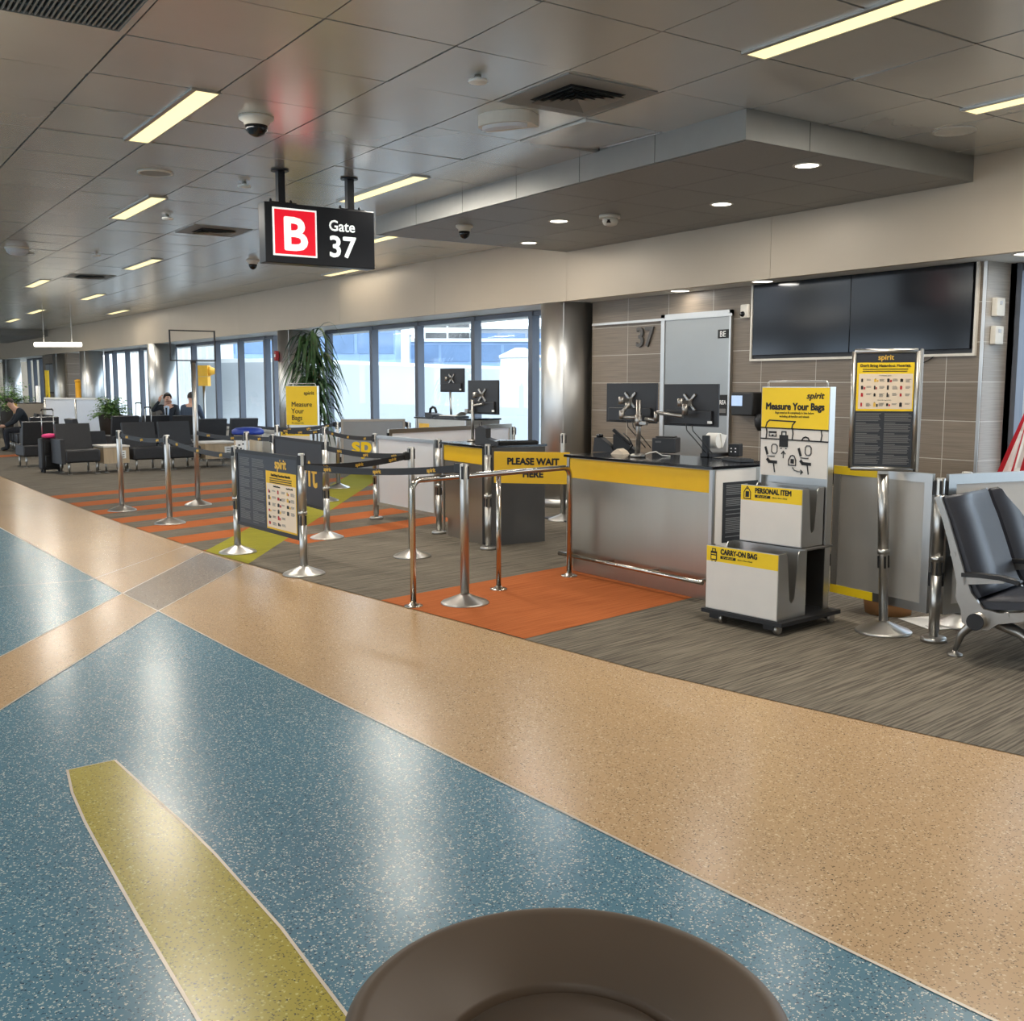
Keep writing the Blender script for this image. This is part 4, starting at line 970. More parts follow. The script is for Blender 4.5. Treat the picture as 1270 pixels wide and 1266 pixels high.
# ------------------------------------------------------------------ bag sizers
def bag_sizer(label, loc, rz, stacked=False):
    t = thing('bag_sizer', label, 'bag sizer', loc, rz, 'bag sizer stands')
    f = MB(); f.b2(-.02, .60, -.02, .62, .06, .085); f.obj('base_plate', M['blackm'], t)
    for x, y in ((.08, .02), (.50, .02), (.08, .56), (.52, .56)):
        f = MB(); f.b2(x - .04, x + .04, y - .03, y + .03, .03, .06); ca = f.obj('caster', M['black'], t)
        f = MB(); f.lathe([(.028, -.014), (.032, 0), (.028, .014)], (x + .045, y, .034), 16, 0, True, 'X'); f.obj('wheel', M['cast'], ca)
    def bin_(w0, w1, y0, y1, z0, z1, title, size_txt, cm):
        b = MB(); th = .006
        b.b2(w0, w1, y0, y0 + th, z0, z1); b.b2(w0, w1, y1 - th, y1, z0, z1); b.b2(w0, w1, y0 + th, y1 - th, z0, z0 + th)
        D = y1 - y0; yc = (y0 + y1) / 2
        for xx in (w0, w1 - th):                       # side cheeks with the V shaped cut-out
            zb = z0 + (z1 - z0) * .24
            pl = [(y0 + th, z0 + th), (y0 + th, z1), (yc - D * .24, z1), (yc - D * .20, z1 - .02), (yc - D * .09, zb + .02), (yc - D * .04, zb), (yc, zb - .004)]
            b.prism(pl + [(yc, z0 + th)], xx, xx + th, 'YZ')
            b.prism([(2 * yc - u, v) for u, v in pl] + [(yc, z0 + th)], xx, xx + th, 'YZ')
        o = b.obj('bin', M['alu'], t)
        f = MB(); f.b2(w0 + .004, w1 - .004, y0 - .004, y0 - .0005, z0 + .006, z1 - .10); f.obj('white_front', M['wboard'], o)
        f = MB(); f.b2(w0 + .004, w1 - .004, y0 - .004, y0 - .0005, z1 - .10, z1 - .004); yo = f.obj('yellow_front', M['yellowb'], o)
        yy = y0 - .0048
        letters(yo, title, w0 + .115, yy, z1 - .048, .046, M['ink'], .05, 'LEFT', sx=.84)
        f = MB(); f.b2(w0 + .115, w0 + .235, yy - .0006, yy + .0006, z1 - .078, z1 - .060, 0, .0); f.obj('size_pill', M['ink'], yo)
        letters(yo, size_txt, w0 + .175, yy - .0015, z1 - .0735, .014, M['yellowb'], .01); letters(yo, cm, w0 + .25, yy, z1 - .073, .012, M['ink'], .0, 'LEFT')
        return yo, yy
    yo, yy = bin_(.0, .555, .0, .29, .087, .50, 'CARRY-ON BAG', '22" x 18" x 10"', '(56cm x 46cm x 25cm)')
    f = MB(); bx, bz = .062, .445
    def bag_icon(f, bx, bz, k=1.0, y=yy):
        f.b2(bx - .025 * k, bx + .025 * k, y - .0006, y + .0006, bz - .038 * k, bz + .02 * k)
        f.stroke([(bx - .012 * k, bz + .02 * k), (bx - .012 * k, bz + .036 * k), (bx + .012 * k, bz + .036 * k), (bx + .012 * k, bz + .02 * k)], .006 * k, y, .0012)
        for q in (-.014, .014): f.b2(bx + q * k - .004 * k, bx + q * k + .004 * k, y - .0006, y + .0006, bz - .048 * k, bz - .042 * k)
    bag_icon(f, bx, bz); f.obj('bag_icon', M['ink'], yo)
    f = MB(); f.b2(bx - .018, bx + .018, yy - .0016, yy - .0007, bz - .03, bz - .008); f.b2(bx - .018, bx + .018, yy - .0016, yy - .0007, bz, bz + .006); f.obj('bag_icon_pocket', M['yellowb'], yo)
    f = MB(); f.b2(.02, .54, .29, .60, .49, .50); f.b2(.0, .006, .30, .60, .087, .50); f.obj('shelf_cabinet', M['darkgrey'], t)
    yo, yy2 = bin_(.03, .505, .30, .53, .505, .875, 'PERSONAL ITEM', '18" x 14" x 8"', '(46cm x 36cm x 20cm)')
    f = MB(); bx, bz = .085, .815
    f.stroke([(bx - .026, bz - .03), (bx - .026, bz + .012), (bx - .014, bz + .032), (bx, bz + .038), (bx + .014, bz + .032), (bx + .026, bz + .012), (bx + .026, bz - .03), (bx - .026, bz - .03)], .006, yy2, .0012)
    f.b2(bx - .014, bx + .014, yy2 - .0006, yy2 + .0006, bz - .02, bz + .018); f.stroke([(bx - .008, bz + .04), (bx, bz + .05), (bx + .008, bz + .04)], .005, yy2, .0012); f.obj('backpack_icon', M['ink'], yo)
    # back frame and sign
    f = MB(); f.b2(.0, .012, .54, .60, .085, 1.51); f.b2(.508, .52, .54, .60, .085, 1.51); f.b2(.012, .508, .545, .60, 1.50, 1.51); f.b2(.012, .508, .575, .60, .085, 1.50); f.obj('back_frame', M['alu'], t)
    f = MB(); f.tube([(.035, .56, 1.50), (.035, .56, 1.535), (.045, .56, 1.545), (.475, .56, 1.545), (.485, .56, 1.535), (.485, .56, 1.50)], .007, 8); f.obj('handle', M['alu'], t)
    ys = .538
    f = MB(); f.b2(.004, .516, ys, .545, .925, 1.505); sg = f.obj('sign_board', M['wboard'], t)
    if stacked:
        f = MB(); f.b2(.004, .516, ys - .002, ys, .925, 1.505); f.obj('yellow_sheet', M['yellowb'], sg)
        letters(sg, 'spirit', .47, ys - .0035, 1.38, .075, M['ink'], .02, 'RIGHT', sx=1.1)
        for k, wd in enumerate(('Measure', 'Your', 'Bags')): letters(sg, wd, .09, ys - .0035, 1.20 - .10 * k, .105, M['ink'], .012, 'LEFT', sx=.95)
        letters(sg, "If it doesn't fit,", .09, ys - .0035, .945, .035, M['ink'], .005, 'LEFT')
        return t
    f = MB(); f.b2(.004, .516, ys - .002, ys, 1.235, 1.505); f.obj('yellow_sheet', M['yellowb'], sg)
    yk = ys - .0032
    letters(sg, 'spirit', .475, yk, 1.435, .056, M['ink'], .03, 'RIGHT', .25, sx=1.1)
    letters(sg, 'Measure Your Bags', .26, yk, 1.362, .062, M['ink'], .05, sx=.92)
    letters(sg, 'Bags need to fit completely in bins below', .26, yk, 1.335, .021, M['ink'], .005, sx=.85); letters(sg, 'including all handles and wheels', .26, yk, 1.311, .021, M['ink'], .005, sx=.85)
    f = MB(); y = yk; wl = .0085                        # line drawing of the cabin
    f.stroke([(.004, 1.24), (.516, 1.235)], wl, y); f.stroke([(.004, 1.168), (.516, 1.162)], wl, y)
    f.stroke([(.04, 1.243), (.05, 1.275), (.07, 1.29), (.27, 1.285), (.25, 1.262), (.245, 1.24)], wl, y)
    f.stroke([(.045, 1.24), (.05, 1.21), (.045, 1.168)], wl, y); f.stroke([(.25, 1.24), (.255, 1.205), (.25, 1.165)], wl, y); f.stroke([(.465, 1.235), (.472, 1.20), (.465, 1.163)], wl, y)
    f.stroke([(.325, 1.168), (.335, 1.182), (.352, 1.188), (.37, 1.182), (.38, 1.168)], wl, y)
    bag_icon(f, .185, 1.168, 1.35, y)
    f.b2(.065, .128, y - .0006, y + .0006, 1.205, 1.218); f.stroke([(.07, 1.20), (.07, 1.185), (.125, 1.185), (.125, 1.20)], .006, y); f.b2(.09, .104, y - .0006, y + .0006, 1.188, 1.196)
    f.stroke([(.185, 1.045), (.185, 1.088)], .006, y); f.stroke([(.170, 1.072), (.185, 1.089), (.200, 1.072)], .006, y)
    for ox in (.04, .30):
        f.stroke([(ox + .004, 1.108), (ox + .018, 1.068)], .016, y); f.stroke([(ox + .02, 1.052), (ox + .075, 1.052)], .006, y)
        f.stroke([(ox + .022, 1.03), (ox + .035, 1.016), (ox + .09, 1.014)], .02, y); f.stroke([(ox + .07, 1.008), (ox + .08, .95)], .008, y)
        f.stroke([(ox + .052, 1.12), (ox + .052, 1.085), (ox + .062, 1.072), (ox + .086, 1.072), (ox + .096, 1.085), (ox + .096, 1.12), (ox + .086, 1.132), (ox + .062, 1.132), (ox + .052, 1.12)], .006, y)
    f.stroke([(.228, 1.0), (.228, 1.035), (.242, 1.06), (.256, 1.065), (.270, 1.06), (.282, 1.035), (.282, 1.0), (.228, 1.0)], .007, y); f.b2(.243, .268, y - .0006, y + .0006, 1.012, 1.042)
    f.stroke([(.26, .985), (.275, .968), (.30, .962), (.335, .960)], .006, y); f.stroke([(.322, .972), (.337, .960), (.322, .948)], .006, y)
    f.obj('cabin_drawing', M['ink'], sg)
    return t
bag_sizer('wheeled bag sizer with two steel bins and a Measure Your Bags sign beside the counter', (-4.80, 4.79, 0), math.radians(6))
q = dp(374, 15.6); bag_sizer('far bag sizer with plain yellow Measure Your Bags sign before the tall plant', (q.x, q.y - .5, 0), math.radians(40), True)
# poster stand
ps = thing('poster_stand', 'steel pole stand with a framed hazardous materials poster beside the bag sizer', 'poster stand', (-3.95, 5.48, 0), math.radians(37))
part('base', ST_ME['base'], ps)
b = MB(); b.lathe([(.027, .05), (.027, 1.0)], (0, 0, 0), 20); b.lathe([(.033, .50), (.033, .985)], (0, 0, 0), 20); b.lathe([(.037, .49), (.037, .52)], (0, 0, 0), 20); po_ = b.obj('pole', M['alu'], ps); po_.rotation_euler = (0, -.04, 0)
f = MB()
for q in range(4): f.box((.03 * math.cos(q * PI / 2 + .3), .03 * math.sin(q * PI / 2 + .3), .44), (.010, .012, .075), q * PI / 2 + .3)
sl_ = f.obj('panel_slots', M['black'], ps); sl_.rotation_euler = (0, -.04, 0)
PW, Z0_, Z1_ = .18, 1.005, 1.735
f = MB()
for xx in (-PW, PW): f.tube([(xx, -.045, Z0_ + .012), (xx, -.045, Z1_ - .012)], .015, 10)
for zz in (Z0_ + .012, Z1_ - .012): f.tube([(-PW, -.045, zz), (PW, -.045, zz)], .015, 10)
f.b2(PW + .012, PW + .03, -.056, -.020, Z0_, Z1_, 0, .004)
PX = -.052
fr_ = f.obj('frame', M['alu'], ps); fr_.location.x = PX
f = MB(); f.b2(-.03, .03, -.05, .02, .985, 1.01); br_ = f.obj('bracket', M['alu'], ps); br_.location.x = PX + .01
f = MB(); f.b2(-PW + .01, PW - .01, -.050, -.036, Z0_ + .02, Z1_ - .02); po = f.obj('poster', M['charcoal'], ps); po.location.x = PX
yk = -.0512
f = MB(); f.b2(-PW + .018, PW - .018, yk - .0006, -.05, 1.365, 1.655); f.obj('yellow_sheet', M['yellowb'], po)
f = MB(); f.b2(-PW + .03, PW - .024, yk - .0016, yk - .0007, 1.378, 1.588); f.obj('cream_sheet', M['cream'], po)
letters(po, 'spirit', .0, yk - .001, 1.672, .044, M['gold'], .03)
letters(po, "Don't Bring Hazardous Materials.", 0, yk - .0018, 1.630, .0225, M['ink'], .03, sx=.95)
text_rows(po, -.13, .13, 1.592, 1.618, yk - .0016, M['ink'], .012, .4, .05, seed=3)
letters(po, 'Prohibited Items', .0, yk - .0024, 1.575, .010, M['ink'], .02); letters(po, 'Carry On Items Only', .0, yk - .0024, 1.428, .009, M['ink'], .02)
icon_grid(po, -PW + .035, PW - .03, 1.44, 1.57, 4, 3, yk - .0017, 8); icon_grid(po, -PW + .035, PW - .03, 1.382, 1.424, 4, 1, yk - .0017, 9)
text_rows(po, -PW + .022, -.012, Z0_ + .03, 1.352, yk, M['inkgrey'], .0085, .5, .15, seed=21); text_rows(po, .004, PW - .022, Z0_ + .03, 1.352, yk, M['inkgrey'], .0085, .5, .12, seed=22)
# carton and sheet on the floor behind
t = thing('paper_bag', 'brown paper carton standing behind the silver panel at the bag sizer', 'carton', (-4.28, 5.98, 0), .3)
f = MB(); f.lathe([(.15, 0), (.165, .1), (.16, .22), (.165, .30)], (0, 0, 0), 12); f.obj('carton', M['card'], t)
f = MB(); f.lathe([(.166, .14), (.166, .17)], (0, 0, 0), 12); f.obj('tape', M['cream'], t)
t = thing('paper_sheet', 'white printed sheet lying on the carpet behind the poster stand', 'paper', (-3.92, 5.92, .0025), -.35)
f = MB(); f.b2(-.17, .17, -.12, .12, 0, .002); f.obj('sheet', M['paper'], t)
f = MB()
for k in range(3): f.b2(.06, .14, -.08 + k * .03, -.074 + k * .03, .002, .0028)
f.obj('print', M['inkgrey'], t)
t = tag(MB().b2(-9.65, -8.75, 7.0, 7.6, .002, .016, 0, .004).obj('floor_mat', M['charcoal']), 'grey floor mat at the foot of the steel column by the podium', 'mat')
for k in POSTS:
    pass

# ------------------------------------------------------------------ beam seating at the right
RD = Vector((-.18, .98)).normalized(); RZ = math.atan2(RD.y, RD.x)
bs = thing('beam_seating', 'row of black airport seats on a silver beam at the right edge', 'seating', (-3.16, 5.22, 0), RZ)
# local: x along the row, -y is where the sitter faces
BZ = .255
f = MB(); f.lathe([(.045, -.06), (.045, 2.45)], (0, 0, BZ), 20, 0, True, 'X'); f.obj('beam', M['cast'], bs)
f = MB(); f.lathe([(.046, -.068), (.046, -.06)], (0, 0, BZ), 20, 0, True, 'X'); f.obj('beam_cap', M['black'], bs)
def smooth_ribbon(b, prof, th, x0, x1, mi=0):
    pts = [Vector((0, y, z)) for y, z in prof]; up = []; lo = []
    for i, p in enumerate(pts):
        t_ = (pts[min(i + 1, len(pts) - 1)] - pts[max(i - 1, 0)]).normalized(); n = Vector((0, -t_.z, t_.y))
        up.append((p.y + n.y * th / 2, p.z + n.z * th / 2)); lo.append((p.y - n.y * th / 2, p.z - n.z * th / 2))
    b.prism(up + lo[::-1], x0, x1, 'YZ', mi, True)
def seat_row(k, x0):
    sb = MB(); smooth_ribbon(sb, [(.06, .345), (-.02, .335), (-.15, .35), (-.28, .37), (-.38, .385), (-.42, .38)], .04, x0 + .02, x0 + .612); sb.obj('seat', M['seatpad'], bs)
    bb = MB(); smooth_ribbon(bb, [(.02, .37), (.05, .42), (.09, .52), (.13, .63), (.18, .76), (.222, .85), (.236, .89), (.246, .90)], .035, x0 + .02, x0 + .612); bb.obj('backrest', M['seatpad'], bs)
for k in range(4): seat_row(k, k * .64)
def side_frame(x):
    f = MB()
    fr = [(.245, .915), (.275, .905), (.23, .80), (.185, .66), (.15, .53), (.13, .45), (.13, .36), (.10, .30), (.09, .23), (.03, .20), (-.05, .21), (-.10, .25), (-.36, .32), (-.36, .355), (-.10, .31), (-.02, .32), (.05, .40), (.09, .50), (.14, .64), (.19, .78), (.235, .89)]
    f.prism(fr, x - .012, x + .012, 'YZ'); o = f.obj('side_frame', M['cast'], bs)
    f = MB(); f.lathe([(.016, -.016), (.016, .016)], (x, .155, .60), 12, 0, True, 'X'); f.lathe([(.016, -.016), (.016, .016)], (x, -.14, .305), 12, 0, True, 'X'); f.obj('bolt', M['cast'], o)
    f = MB(); f.prism([(.10, .49), (.09, .44), (.0, .455), (-.12, .475), (-.12, .487), (.0, .487)], x - .012, x + .012, 'YZ'); f.obj('arm_bracket', M['cast'], bs)
    f = MB(); smooth_ribbon(f, [(.10, .495), (.0, .502), (-.10, .502), (-.17, .492), (-.20, .484)], .022, x - .03, x + .03); f.obj('armrest', M['black'], bs)
for k in range(5): side_frame(k * .64 - .0)
for x in (.16, 2.1):
    f = MB()
    f.tube([(x, .02, .23), (x - .01, .10, .19), (x - .02, .15, .13), (x - .02, .18, .03)], [.035, .028, .022, .014], 12); f.lathe([(.042, 0), (.042, .01), (.015, .02), (.012, .035)], (x - .02, .18, 0), 20)
    f.obj('rear_leg', M['cast'], bs)
    f = MB(); f.tube([(x, -.02, .23), (x, -.16, .18), (x, -.32, .08), (x, -.38, .03)], [.038, .03, .022, .014], 12); f.lathe([(.042, 0), (.042, .01), (.015, .02), (.012, .035)], (x, -.385, 0), 20); f.obj('front_leg', M['cast'], bs)
# flag behind the window edge
fl = thing('flag', 'red and white striped flag hanging at the right edge by the window', 'flag', (-4.58, 8.22, 0), .1)
f = MB(); f.lathe([(.012, 0.03), (.012, 2.2)], (.14, .0, 0), 10); f.obj('pole', M['gold'], fl)
f = MB(); f.lathe([(.12, 0), (.12, .03), (.03, .05)], (.14, 0, 0), 20); f.obj('base', M['gold'], fl)
f = MB()
prev = None
for k in range(17):
    u = k / 16
    x_top, x_bot = .13 - .10 * u, .12 - .50 * u
    row = [(x_top + (x_bot - x_top) * v, .05 * math.sin(u * 14 + v * 3) + .02, 1.75 - 1.2 * v) for v in (0, .25, .5, .75, 1)]
    if prev:
        for (a, b_, c_, d_) in zip(prev[:-1], row[:-1], row[1:], prev[1:]): f.face([a, b_, c_, d_], (k // 2) % 2, True)
    prev = row
f.obj('cloth', [M['flagred'], M['white_print']], fl)

# ------------------------------------------------------------------ foreground bin
tb = thing('trash_bin', 'brown round plastic bin lid close to the viewer at the bottom of the view', 'bin', (-.706, .541, 0))
f = MB(); f.lathe([(.172, 0), (.177, .02), (.188, .86), (.192, .90)], (0, 0, 0), 48); f.obj('body', M['bin'], tb)
f = MB(); f.lathe([(.197, .87), (.200, .905), (.2035, .938), (.202, .946), (.197, .951), (.190, .953), (.182, .951), (.119, .912), (.116, .909), (.115, .895)], (0, 0, 0), 80, 0, False); f.obj('lid_ring', M['bin'], tb)
f = MB(); f.lathe([(.1125, .88), (.1125, .902), (.109, .906), (.001, .907)], (0, 0, 0), 56, 0, False); f.obj('lid_flap', M['binin'], tb)

# ------------------------------------------------------------------ lounge seating
def lounge_chair_meshes():
    W_ = .62
    a = MB(); a.b2(.02, W_ - .02, -.62, -.02, .20, .42, 0, .03); seat = a.mesh('seat', M['leather'])
    a = MB(); a.prism([(-.16, .40), (-.06, .40), (.04, .84), (-.05, .855)], .02, W_ - .02, 'YZ'); back = a.mesh('backrest', M['leather'])
    a = MB(); a.tube([(0, 0, .22), (0, 0, .012)], .018, 10); a.b2(-.02, .05, -.02, .02, 0, .012); leg = a.mesh('leg', M['alu'])
    a = MB(); a.prism([(-.60, .18), (-.02, .18), (.02, .60), (-.56, .60)], -.05, .02, 'YZ'); arm_ = a.mesh('arm_panel', M['leather'])
    return seat, back, leg, arm_
LS, LB, LL, LA = lounge_chair_meshes()
def lounge_chair(P, rz, label, armside=0, scale=1.0):
    t = thing('lounge_chair', label, 'chair', (P[0], P[1], 0), rz, 'black lounge chairs')
    part('seat', LS, t); part('backrest', LB, t)
    for x in (.08, .54):
        for y in (-.56, -.08): part('leg', LL, t, (x, y, 0))
    if armside < 0: part('arm_panel', LA, t)
    if armside > 0: part('arm_panel', LA, t, (.65, 0, 0))
    return t
def lounge_table(P, rz, label, wd=.46):
    t = thing('side_table', label, 'table', (P[0], P[1], 0), rz, 'wood side tables between lounge chairs')
    f = MB(); f.b2(.01, wd - .01, -.58, -.02, .16, .44); f.obj('body', M['wood'], t)
    f = MB(); f.b2(0, wd, -.60, 0, .44, .47, 0, .004); f.obj('top', M['wboard'], t)
    f = MB(); f.b2(wd * .62, wd * .85, -.588, -.58, .24, .38, 0, .002); o = f.obj('outlet_plate', M['white_print'], t)
    f = MB()
    for k in range(3): f.b2(wd * .68, wd * .79, -.591, -.588, .26 + k * .038, .275 + k * .038)
    f.obj('outlet', M['inkgrey'], o)
    for x in (.06, wd - .06):
        for y in (-.52, -.08): part('leg', LL, t, (x, y, 0))
    return t
LD = Vector((-.08, 1)).normalized(); LZ = math.atan2(LD.y, LD.x)
LN = Vector((-LD.y, LD.x)) * -1                                   # facing direction is local -y
O1 = Vector((-18.95, 3.72)) + LD.xy * .02; BACK = Vector((-LD.y, LD.x)) * .60    # local +y
def r1(u, O=O1): q = O + LD * u + BACK; return (q.x, q.y)
lounge_chair(r1(-.05), LZ, 'black lounge chair with an arm panel nearest the suitcase, left end of the row', -1)
lounge_table(r1(.60), LZ, 'wood side table with outlets beside the leftmost lounge chair')
lounge_chair(r1(1.10), LZ, 'black lounge chair behind the leftmost stanchion, right of the first table')
lounge_chair(r1(1.76), LZ, 'black lounge chair behind the second stanchion, left of the second table')
lounge_table(r1(2.44), LZ, 'wood side table with an outlet behind the tall sign frame pole', .62)
lounge_chair(r1(.2, O1 + Vector((-1.5, .1))), LZ + PI, 'black lounge chair turned away behind the first wood side table')
O2 = Vector((-23.4, 4.05))
lounge_chair(r1(.62, O2), LZ + PI, 'black lounge chair with its back showing behind the suitcase', 1)
for k, lb in enumerate(('black lounge chair back below the fern, left of two', 'black lounge chair back below the fern, right of two')):
    q = r1(2.0 + .68 * k, O2 + Vector((.3, .25))); lounge_chair(q, LZ + PI, lb)
for k, lb in enumerate(('grey looking lounge chair back by the window behind the second table, left of two', 'grey looking lounge chair back by the window, next to the blue topped drum')):
    q = dp(283, 21.3).xy + LD.xy * .68 * k; lounge_chair((q.x, q.y), LZ + PI, lb)
# far row on the left
FZ = -.05
for k, lb in enumerate(('far left lounge chair with a dark end panel', 'far left lounge chair next to the seated man', 'lounge chair holding the man bent over at the left edge')):
    lounge_chair((-25.9 - .68 * k, 4.72), FZ, lb, 1 if k == 0 else 0)
lounge_table((-28.0, 4.72), FZ, 'wood side table beside the seated man at the far left')
lounge_chair((-22.2, 4.55), LZ + PI / 2, 'dark lounge chair end panel behind the black suitcase', -1)

# ------------------------------------------------------------------ luggage and small things
def suitcase(label, P, rz, H=.56, handle=.98, extra=None):
    t = thing('suitcase', label, 'suitcase', (P[0], P[1], 0), rz, 'black rolling suitcases')
    f = MB(); f.b2(-.18, .18, -.12, .12, .05, H, 0, .03); f.obj('shell', M['blackm'], t)
    f = MB(); f.b2(-.13, .13, -.15, -.121, .10, H * .5, 0, .012); f.b2(-.13, .13, -.14, -.121, H * .56, H * .9, 0, .01); f.obj('pocket', M['black'], t)
    for xa in (-.10, .10):
        f = MB(); f.tube([(xa, .09, H), (xa, .09, handle - .02)], .008, 8); f.obj('telescopic_tube', M['alu'], t)
    f = MB(); f.tube([(-.10, .09, handle - .03), (-.09, .09, handle), (.09, .09, handle), (.10, .09, handle - .03)], .014, 8); f.obj('grip', M['black'], t)
    for x in (-.14, .14):
        f = MB(); f.lathe([(.03, -.012), (.03, .012)], (x, .08, .03), 14, 0, True, 'X'); f.obj('wheel', M['black'], t)
        f = MB(); f.b2(x - .02, x + .02, -.1, -.06, 0, .05); f.obj('foot', M['black'], t)
    return t
suitcase('black rolling suitcase with a raised handle beside the leftmost lounge chair', (-19.75, 3.62), LZ, .60, 1.10)
t = thing('neck_pillow', 'bright pink bundle lying on top of the black suitcase', 'pillow', (-19.68, 3.60, .603), LZ)
f = MB(); f.lathe([(.05, 0), (.12, .015), (.13, .04), (.10, .07), (.02, .08)], (0, 0, 0), 16); f.obj('cloth', M['pink'], t)
q = dp(170, 25.2); suitcase('dark suitcase with a handle standing behind the lounge chairs near the column', (q.x, q.y), .4, .75, 1.1)
q = dp(181, 22.6); suitcase('second dark suitcase with a handle, right of the other behind the chairs', (q.x, q.y), .4, .55, 1.05)
q = dp(308, 18.9)
t = thing('drum_table', 'round drum with a blue padded top and wood look side beyond the belts', 'drum', (q.x, q.y, 0), 0)
f = MB(); f.lathe([(.25, .0), (.25, .64)], (0, 0, 0), 32); f.obj('drum_side', M['wood'], t)
f = MB(); f.lathe([(.27, .64), (.285, .67), (.28, .72), (.22, .755), (.10, .77), (.001, .772)], (0, 0, 0), 32); f.obj('blue_top', M['bluevinyl'], t)
f = MB(); f.box((.20, -.19, .40), (.24, .008, .40), math.radians(40)); o = f.obj('white_notice', M['white_print'], t)
f = MB()
for x, z in ((-.05, .06), (.03, .08), (-.02, 0), (.05, -.02), (-.04, -.08)): f.box((.20 + x * .77 + .004, -.19 + x * .64 - .004, .40 + z), (.04, .004, .025), math.radians(40))
f.obj('symbols', M['ink'], o)
t = thing('paper_cup', 'small pale cup on the chair back ledge in front of the seated man', 'cup', (*r1(2.0, O1 + Vector((-.9, .2))), .86)); t.location.z = .78
bpy.data.objects.remove(t)
# fire alarm on column
nf = (-RV * .9 - Vector((FV.x, FV.y, 0)) * .43).normalized()
t = thing('fire_alarm', 'red fire alarm box on the steel column left of the tall plant', 'alarm', Vector((CB[0], CB[1], 2.06)) + nf * .334, math.atan2(nf.x, -nf.y))
f = MB(); f.b2(-.07, .07, -.06, .0, -.09, .09, 0, .006); f.obj('box', M['red'], t); f = MB(); f.b2(-.05, .05, -.065, -.06, -.02, .03); f.obj('strobe', M['white_print'], t)

# ------------------------------------------------------------------ plants
def leaf(b, base, az, L, wd, lift, droop, n=6):
    d_ = Vector((math.cos(az), math.sin(az), 0)); side = Vector((-d_.y, d_.x, 0)); prev = None
    for k in range(n + 1):
        u = k / n; p_ = Vector(base) + d_ * (L * (u * .75 if droop > .8 else u * .9)) + Vector((0, 0, lift * L * math.sin(u * PI * .6) - droop * L * u * u)); w_ = wd * math.sin(PI * min(.98, .12 + .86 * u)) 
        row = (b.bm.verts.new(p_ + side * w_ + Vector((0, 0, w_ * .25))), b.bm.verts.new(p_), b.bm.verts.new(p_ - side * w_ + Vector((0, 0, w_ * .25))))
        if prev:
            for i in (0, 1):
                f_ = b.bm.faces.new((prev[i], prev[i + 1], row[i + 1], row[i])); f_.smooth = True
        prev = row
q = dp(388, 16.9)
pl = thing('potted_plant', 'tall dracaena with drooping dark strap leaves behind the yellow sign by the column', 'plant', (q.x, q.y, 0))
f = MB(); f.lathe([(.20, 0), (.25, .45), (.26, .46), (.23, .46), (.22, .40)], (0, 0, 0), 28); f.obj('pot', M['pot'], pl)
canes = [((-.08, -.05), 2.25), ((.10, .02), 2.32), ((-.22, .05), 1.75), ((.22, -.06), 1.62), ((.05, .12), 1.9), ((.30, -.02), 1.25)]
f = MB()
for (cx, cy), h in canes: f.tube([(cx * .4, cy * .4, .4), (cx * .8, cy * .8, h * .6), (cx, cy, h)], [.03, .025, .018], 8)
f.obj('stem', M['trunk'], pl)
f = MB(); rd = random.Random(2)
for (cx, cy), h in canes:
    for k in range(46):
        u = rd.random(); leaf(f, (cx, cy, h - .42 * u * (1 if h > 1.5 else .8)), rd.uniform(0, 2 * PI), rd.uniform(.42, .70), rd.uniform(.018, .03), rd.uniform(.35, .8) * (1 - u * .5), rd.uniform(.8, 1.25))
f.obj('foliage', M['leaf'], pl)
def bush(label, P, z0, R, n, seed, m='leaf2', pot=True):
    t = thing('potted_plant', label, 'plant', (P[0], P[1], 0)); rd = random.Random(seed)
    f = MB(); f.lathe([(.22, 0), (.28, z0 - .02), (.28, z0), (.24, z0), (.22, z0 - .06)], (0, 0, 0), 24); f.obj('planter', M['pot'], t)
    f = MB()
    for k in range(n):
        a = rd.uniform(0, 2 * PI); el = rd.uniform(.1, 1.4); L = R * rd.uniform(.6, 1.15)
        d_ = Vector((math.cos(a) * math.cos(el), math.sin(a) * math.cos(el), math.sin(el)))
        tip = d_ * L + Vector((0, 0, z0 - .05 - .25 * L * math.cos(el)))
        mid = d_ * L * .5 + Vector((0, 0, z0 + .02))
        for s_ in range(7):
            u = s_ / 6; p_ = Vector((0, 0, z0 - .05)) * (1 - u) ** 2 + mid * 2 * u * (1 - u) + tip * u * u
            if s_ > 1:
                for q_ in (-1, 1): leaf(f, p_, a + q_ * 1.0, .10 + .05 * rd.random(), .022, .2, .4, 3)
    f.obj('foliage', M[m], t); return t
q = dp(139, 25.5); bush('bushy light green fern rising behind the lounge chairs', (q.x, q.y), .82, .52, 90, 5)
q = dp(15, 30.5); bush('leafy green shrub at the far left edge before the windows', (q.x, q.y), .9, .85, 110, 9)

